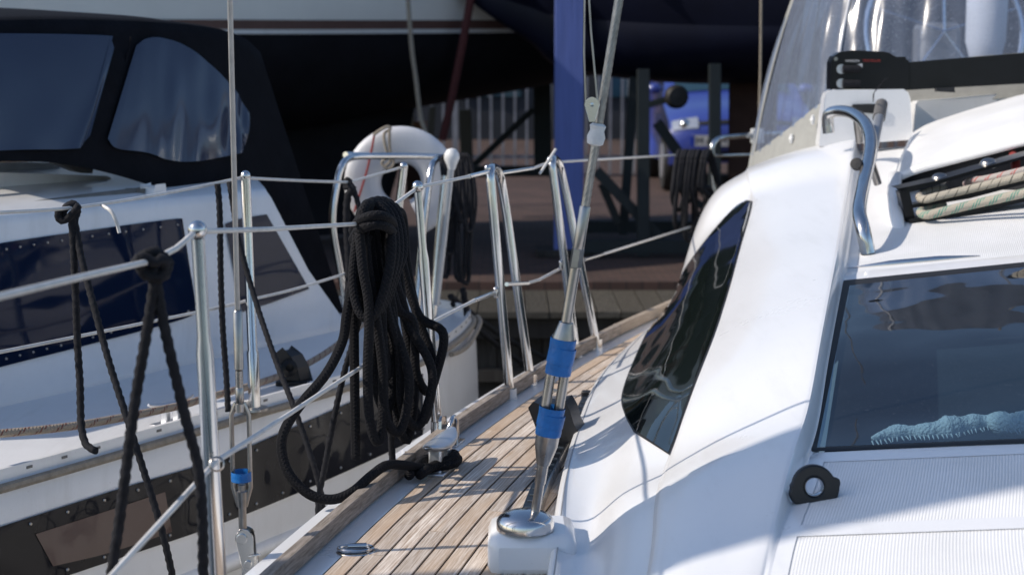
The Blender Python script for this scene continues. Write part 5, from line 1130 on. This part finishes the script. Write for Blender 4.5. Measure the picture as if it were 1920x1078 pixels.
# dark green steel cradle
crd = thing('boat_cradle', 'dark green steel cradle standing under the navy boat', 'cradle', (1.3, 11.4, QZ))
def beam(p, q, w_, name): 
    p, q = U(*p), U(*q); d_ = (q - p).normalized(); s = d_.cross(V((0, 1, 0))).normalized(); m = MB(); m.box((p + q) / 2, ((q - p).length, w_, w_), (d_, s, d_.cross(s))); return m.build(name, M['green_steel'], crd, smooth=False, bevel=.004)
for p, q, w_ in (((1206, 130, 11.3), (1206, 480, 11.3), .09), ((1190, 130, 11.7), (1168, 440, 11.7), .07), ((1118, 320, 11.35), (1240, 450, 11.35), .08), ((1232, 230, 11.6), (1330, 370, 11.6), .08), ((1128, 345, 11.5), (1160, 420, 11.5), .06), ((1290, 370, 11.8), (1340, 400, 11.8), .06)): beam(p, q, w_, 'strut')
for p, q, w_ in (((1095, 462, 11.3), (1420, 462, 11.3), .10), ((1095, 425, 12.6), (1420, 425, 12.6), .10)): beam(p, q, w_, 'base_beam')
m = MB(); m.lathe([(.0005, -.05), (.07, -.045), (.09, -.02), (.09, .02), (.07, .045), (.0005, .05)], U(1268, 182, 11.45), (.2, -1, 0), n=20); m.build('pad', M['rubber'], crd)
beam((1340, 120, 11.2), (1340, 440, 11.2), .085, 'strut'); beam((1250, 187, 11.5), (1206, 200, 11.5), .05, 'strut')
st_ = thing('boat_stand', 'steel stand with a red topped screw post beside the lifebuoy under the cream hull', 'stand', tuple(UZ(800, 345, QZ)))
for p, q, w_, nm, mt in (((800, 345, 16), (812, 200, 16), .07, 'post', 'green_steel'), ((790, 190, 15.9), (830, 165, 15.9), .05, 'arm', 'green_steel'), ((812, 160, 15.9), (828, 150, 15.9), .10, 'pad', 'red_strap')):
    p, q = U(*p), U(*q); d_ = (q - p).normalized(); s = d_.cross(V((0, 1, 0))).normalized(); m = MB(); m.box((p + q) / 2, ((q - p).length, w_, w_), (d_, s, d_.cross(s))); m.build(nm, M[mt], st_, smooth=False)
ch = thing('wooden_crate', 'small wooden crate standing behind the lifebuoy', 'crate', tuple(U(780, 260, 14)))
m = MB(); m.box(U(783, 248, 14.0) - UP * .0, (.16, .2, .2)); m.build('box', M['orange'], ch, smooth=False, bevel=.005); m = MB(); m.box(U(772, 232, 13.88), (.035, .03, .30)); m.build('corner_post', M['beige'], ch, smooth=False); m = MB(); m.box(U(783, 320, 14.0), (.2, .24, .5)); m.build('pedestal', M['brown_af'], ch, smooth=False)
cr2 = thing('boat_cradle', 'dark steel cradle standing under the stern of the cream boat', 'cradle', (.2, 14.4, QZ))
for p, q, w_, nm in (((1016, 145, 14.5), (1018, 318, 14.5), .17, 'strut'), ((850, 322, 14.2), (1060, 320, 14.2), .10, 'base_beam'), ((882, 316, 14.3), (1000, 205, 14.3), .06, 'strut'), ((872, 205, 14.6), (876, 318, 14.6), .12, 'strut')):
    p, q = U(*p), U(*q); d_ = (q - p).normalized(); s = d_.cross(V((0, 1, 0))).normalized(); m = MB(); m.box((p + q) / 2, ((q - p).length, w_, w_), (d_, s, d_.cross(s))); m.build(nm, M['green_steel'], cr2, smooth=False, bevel=.004)
m = MB(); m.tube(PX([(884, -10, 11.8), (868, 80, 11.9), (846, 190, 12.0), (830, 262, 12.1)]), .032, n=8); o = m.build('lashing_strap', M['red_strap'], None); tag(o, 'dark red strap slanting down in front of the cream boat', 'strap')
m = MB(); m.tube(cr(PX([(764, -10, 11), (772, 90, 11), (780, 150, 11), (788, 215, 11), (798, 250, 11)]), 30), .016, n=8); o = m.build('hanging_line', M['beige'], None); tag(o, 'thin beige line hanging in front of the dark bottom of the cream boat', 'rope')

# ------------------------------------------------------------------ fence, car, shed
fn_ = thing('steel_fence', 'grey steel picket fence behind the boats ashore', 'fence', (0, 21, QZ)); FY = 21.0
pk = None; x = -2.6
m = MB(); m.box((0, 0, 0), (.035, .035, 2.0)); me0 = None
i = 0
while x < 6.5:
    big = (i % 9 == 2)
    m = MB(); wv = .075 if big else .032
    if big or me0 is None:
        m.box((x, FY, QZ + 1.08), (wv, wv, 2.1)); o = m.build('post' if big else 'picket', M['fence'], fn_, smooth=False)
        if not big: me0 = o.data; x00 = x
    else:
        o = bpy.data.objects.new('picket', me0); col.objects.link(o); o.parent = fn_; o.location = (x - x00, 0, 0)
    x += .165; i += 1
for z_ in (QZ + .27, QZ + 1.55, QZ + 2.0):
    m = MB(); m.box((1.9, FY + .04, z_), (9.2, .03, .05)); m.build('rail', M['fence'], fn_, smooth=False)
shd = thing('boat_shed', 'dark boat shed wall far behind the fence', 'shed', (0, 34, QZ))
x = -30
m = MB(); m.box((0, 36, QZ + 3.5), (80, 4, 7)); m.build('wall', M['shed'], shd, smooth=False)
m = MB(); m.prism([V((-41, 33.4, QZ + 7)), V((-41, 38.6, QZ + 7)), V((-41, 36, QZ + 9))], (82, 0, 0)); m.build('roof', M['shed'], shd, smooth=False)
for k in range(12):
    m = MB(); m.box((-16 + 3.1 * k, 33.96, QZ + 1.6), (1.4, .06, 1.3)); wn = m.build('window', M['glass_car'], shd, smooth=False)
    m = MB(); m.box((-16 + 3.1 * k, 33.92, QZ + 1.6), (.06, .06, 1.3)); m.build('mullion', M['fence'], wn, smooth=False)
# blue car seen from the front
carr = thing('parked_car', 'bright blue car parked facing the quay, seen between the props', 'car', (2.75, 18.4, QZ))
cx, cy = 2.72, 17.6; W2 = .87
prof = [(0.05, .30), (0.0, .42), (0.0, .60), (.06, .70), (.14, .76), (.6, .86), (1.15, .95), (1.85, 1.36), (2.3, 1.45), (3.2, 1.44), (3.9, 1.0), (4.0, .6), (4.0, .3)]
prof = [(y_, z_ * 1.22) for y_, z_ in prof]; rows = []
for k in range(21):
    s = -1 + k / 10; row = []
    for y_, z_ in prof:
        nose = .16 * (abs(s) ** 3) * (1 if y_ < .5 else max(0, 1 - (y_ - .5) / .6)); hi = z_ > .98; wv = W2 * (1 - .16 * max(0, (z_ - 1.15) / .6)); drop = .06 * s * s * (1 if z_ > .8 else 0) + .03 * abs(s) ** 6
        row.append(V((cx + s * wv, cy + y_ + nose, QZ + z_ - drop)))
    rows.append(row)
m = MB(); m.grid(rows); 
for r_ in (rows[0], rows[-1]): m.prism([p for p in r_], V((.001 if r_ is rows[0] else -.001, 0, 0)))
body = m.build('body', M['car_blue'], carr, auto=False)
def cpt(s, t_, off=0.0):
    k = min(19.999, max(0, (s + 1) * 10)); a_ = int(k); q = min(len(prof) - 1.001, max(0, t_)); b__ = int(q); p0 = rows[a_][b__].lerp(rows[a_ + 1][b__], k - a_); p1 = rows[a_][b__ + 1].lerp(rows[a_ + 1][b__ + 1], k - a_); return p0.lerp(p1, q - b__) + V((0, -off, off * .6))
MB().grid([[cpt(-.84 + 1.68 * k / 16, 6.1 + .85 * q / 6, .012) for k in range(17)] for q in range(7)]).build('windscreen', M['glass_car'], carr)
m = MB(); m.grid([[cpt(-.62 + 1.24 * k / 12, 2.75 + .4 * q / 3, .014) for k in range(13)] for q in range(4)]); m.build('grille', M['ink'], carr)
m = MB(); m.grid([[cpt(-.8 + 1.6 * k / 12, .15 + .75 * q / 3, .014) for k in range(13)] for q in range(4)]); m.build('lower_intake', M['black_pl'], carr)
for s0 in (-.97, .63):
    m = MB(); m.grid([[cpt(s0 + .34 * k / 6, 2.35 + 1.5 * q / 5, .016) for k in range(7)] for q in range(6)]); hl = m.build('headlight', M['lamp'], carr)
    m = MB(); m.ball(cpt(s0 + .17, 3.1, -.01), .07); m.build('reflector', M['steel'], hl)
plx = U(1312, 262, cy).x; m = MB(); m.box((2.33, cy - .03, U(1312, 264, cy).z), (.52, .02, .125)); pl_ = m.build('number_plate', M['plate'], carr, smooth=False)
m = MB(); m.box((2.33 - .24, cy - .0415, U(1312, 264, cy).z), (.045, .002, .12)); m.build('plate_band', M['plate_b'], pl_, smooth=False)
text3('M AS M 18', .11, V((2.33 - .2, cy - .042, U(1312, 264, cy).z - .038)), M['ink'], pl_, (math.pi / 2, 0, 0))
for sx in (-1, 1):
    for yy in (.75, 3.25):
        m = MB(); m.lathe([(.22, -.1), (.34, -.1), (.36, -.05), (.36, .05), (.34, .1), (.22, .1)], V((cx + sx * (W2 - .07), cy + yy, QZ + .36)), (1, 0, 0), n=24); wl_ = m.build('wheel', M['tyre'], carr)
        m = MB(); m.lathe([(.0001, .07), (.21, .11), (.22, .0)], V((cx + sx * (W2 - .07), cy + yy, QZ + .36)), (sx, 0, 0), n=20); m.build('rim', M['alu'], wl_)
    m = MB(); m.ball((cx + sx * (W2 + .07), cy + 1.35, QZ + 1.22), .09, sc_=(1, .7, .75)); m.build('mirror', M['car_blue'], carr)

# ------------------------------------------------------------------ things added in our cockpit for the blurred colours seen in the sprayhood
fd = thing('fender', 'pale fender with blue ends added for a blurred pale blob behind the clear sprayhood', 'fender', tuple(U(1850, 60, 7.4)))
m = MB(); m.lathe([(.02, -.27), (.07, -.22), (.095, -.12), (.098, .1), (.075, .2), (.03, .25)], U(1850, 30, 7.4), n=20); m.build('body', M['lifebuoy'], fd)
m = MB(); m.lathe([(.02, .24), (.045, .25), (.04, .30), (.015, .32)], U(1850, 30, 7.4), n=14); m.build('end_cap', M['tape'], fd)
m = MB(); m.lathe([(.015, -.33), (.04, -.31), (.05, -.27), (.03, -.25)], U(1850, 30, 7.4), n=14); m.build('end_cap', M['tape'], fd)
m = MB(); m.tube([U(1850, -60, 7.4), U(1846, -400, 7.4)], .008, n=6); m.build('lanyard', M['beige'], fd)
wh = thing('steering_wheel', 'large steel steering wheel in our cockpit behind the clear sprayhood', 'wheel', tuple(U(1760, 150, 8.2)))
wc = U(1770, 60, 8.2); m = MB(); m.tube([wc + V((math.cos(t) * .42, .1 * math.sin(t), math.sin(t) * .42)) for t in [2 * math.pi * k / 48 for k in range(49)]], .014, n=8, cap=False); m.build('rim', M['steel'], wh)
for k in range(5):
    t = 2 * math.pi * k / 5 + .3; m = MB(); m.tube([wc, wc + V((math.cos(t) * .42, .1 * math.sin(t), math.sin(t) * .42))], .008, n=6); m.build('spoke', M['steel'], wh)
m = MB(); m.box(wc + V((0, .14, -.5)), (.22, .2, 1.1)); m.build('pedestal', M['grey_pl'], wh, bevel=.03)
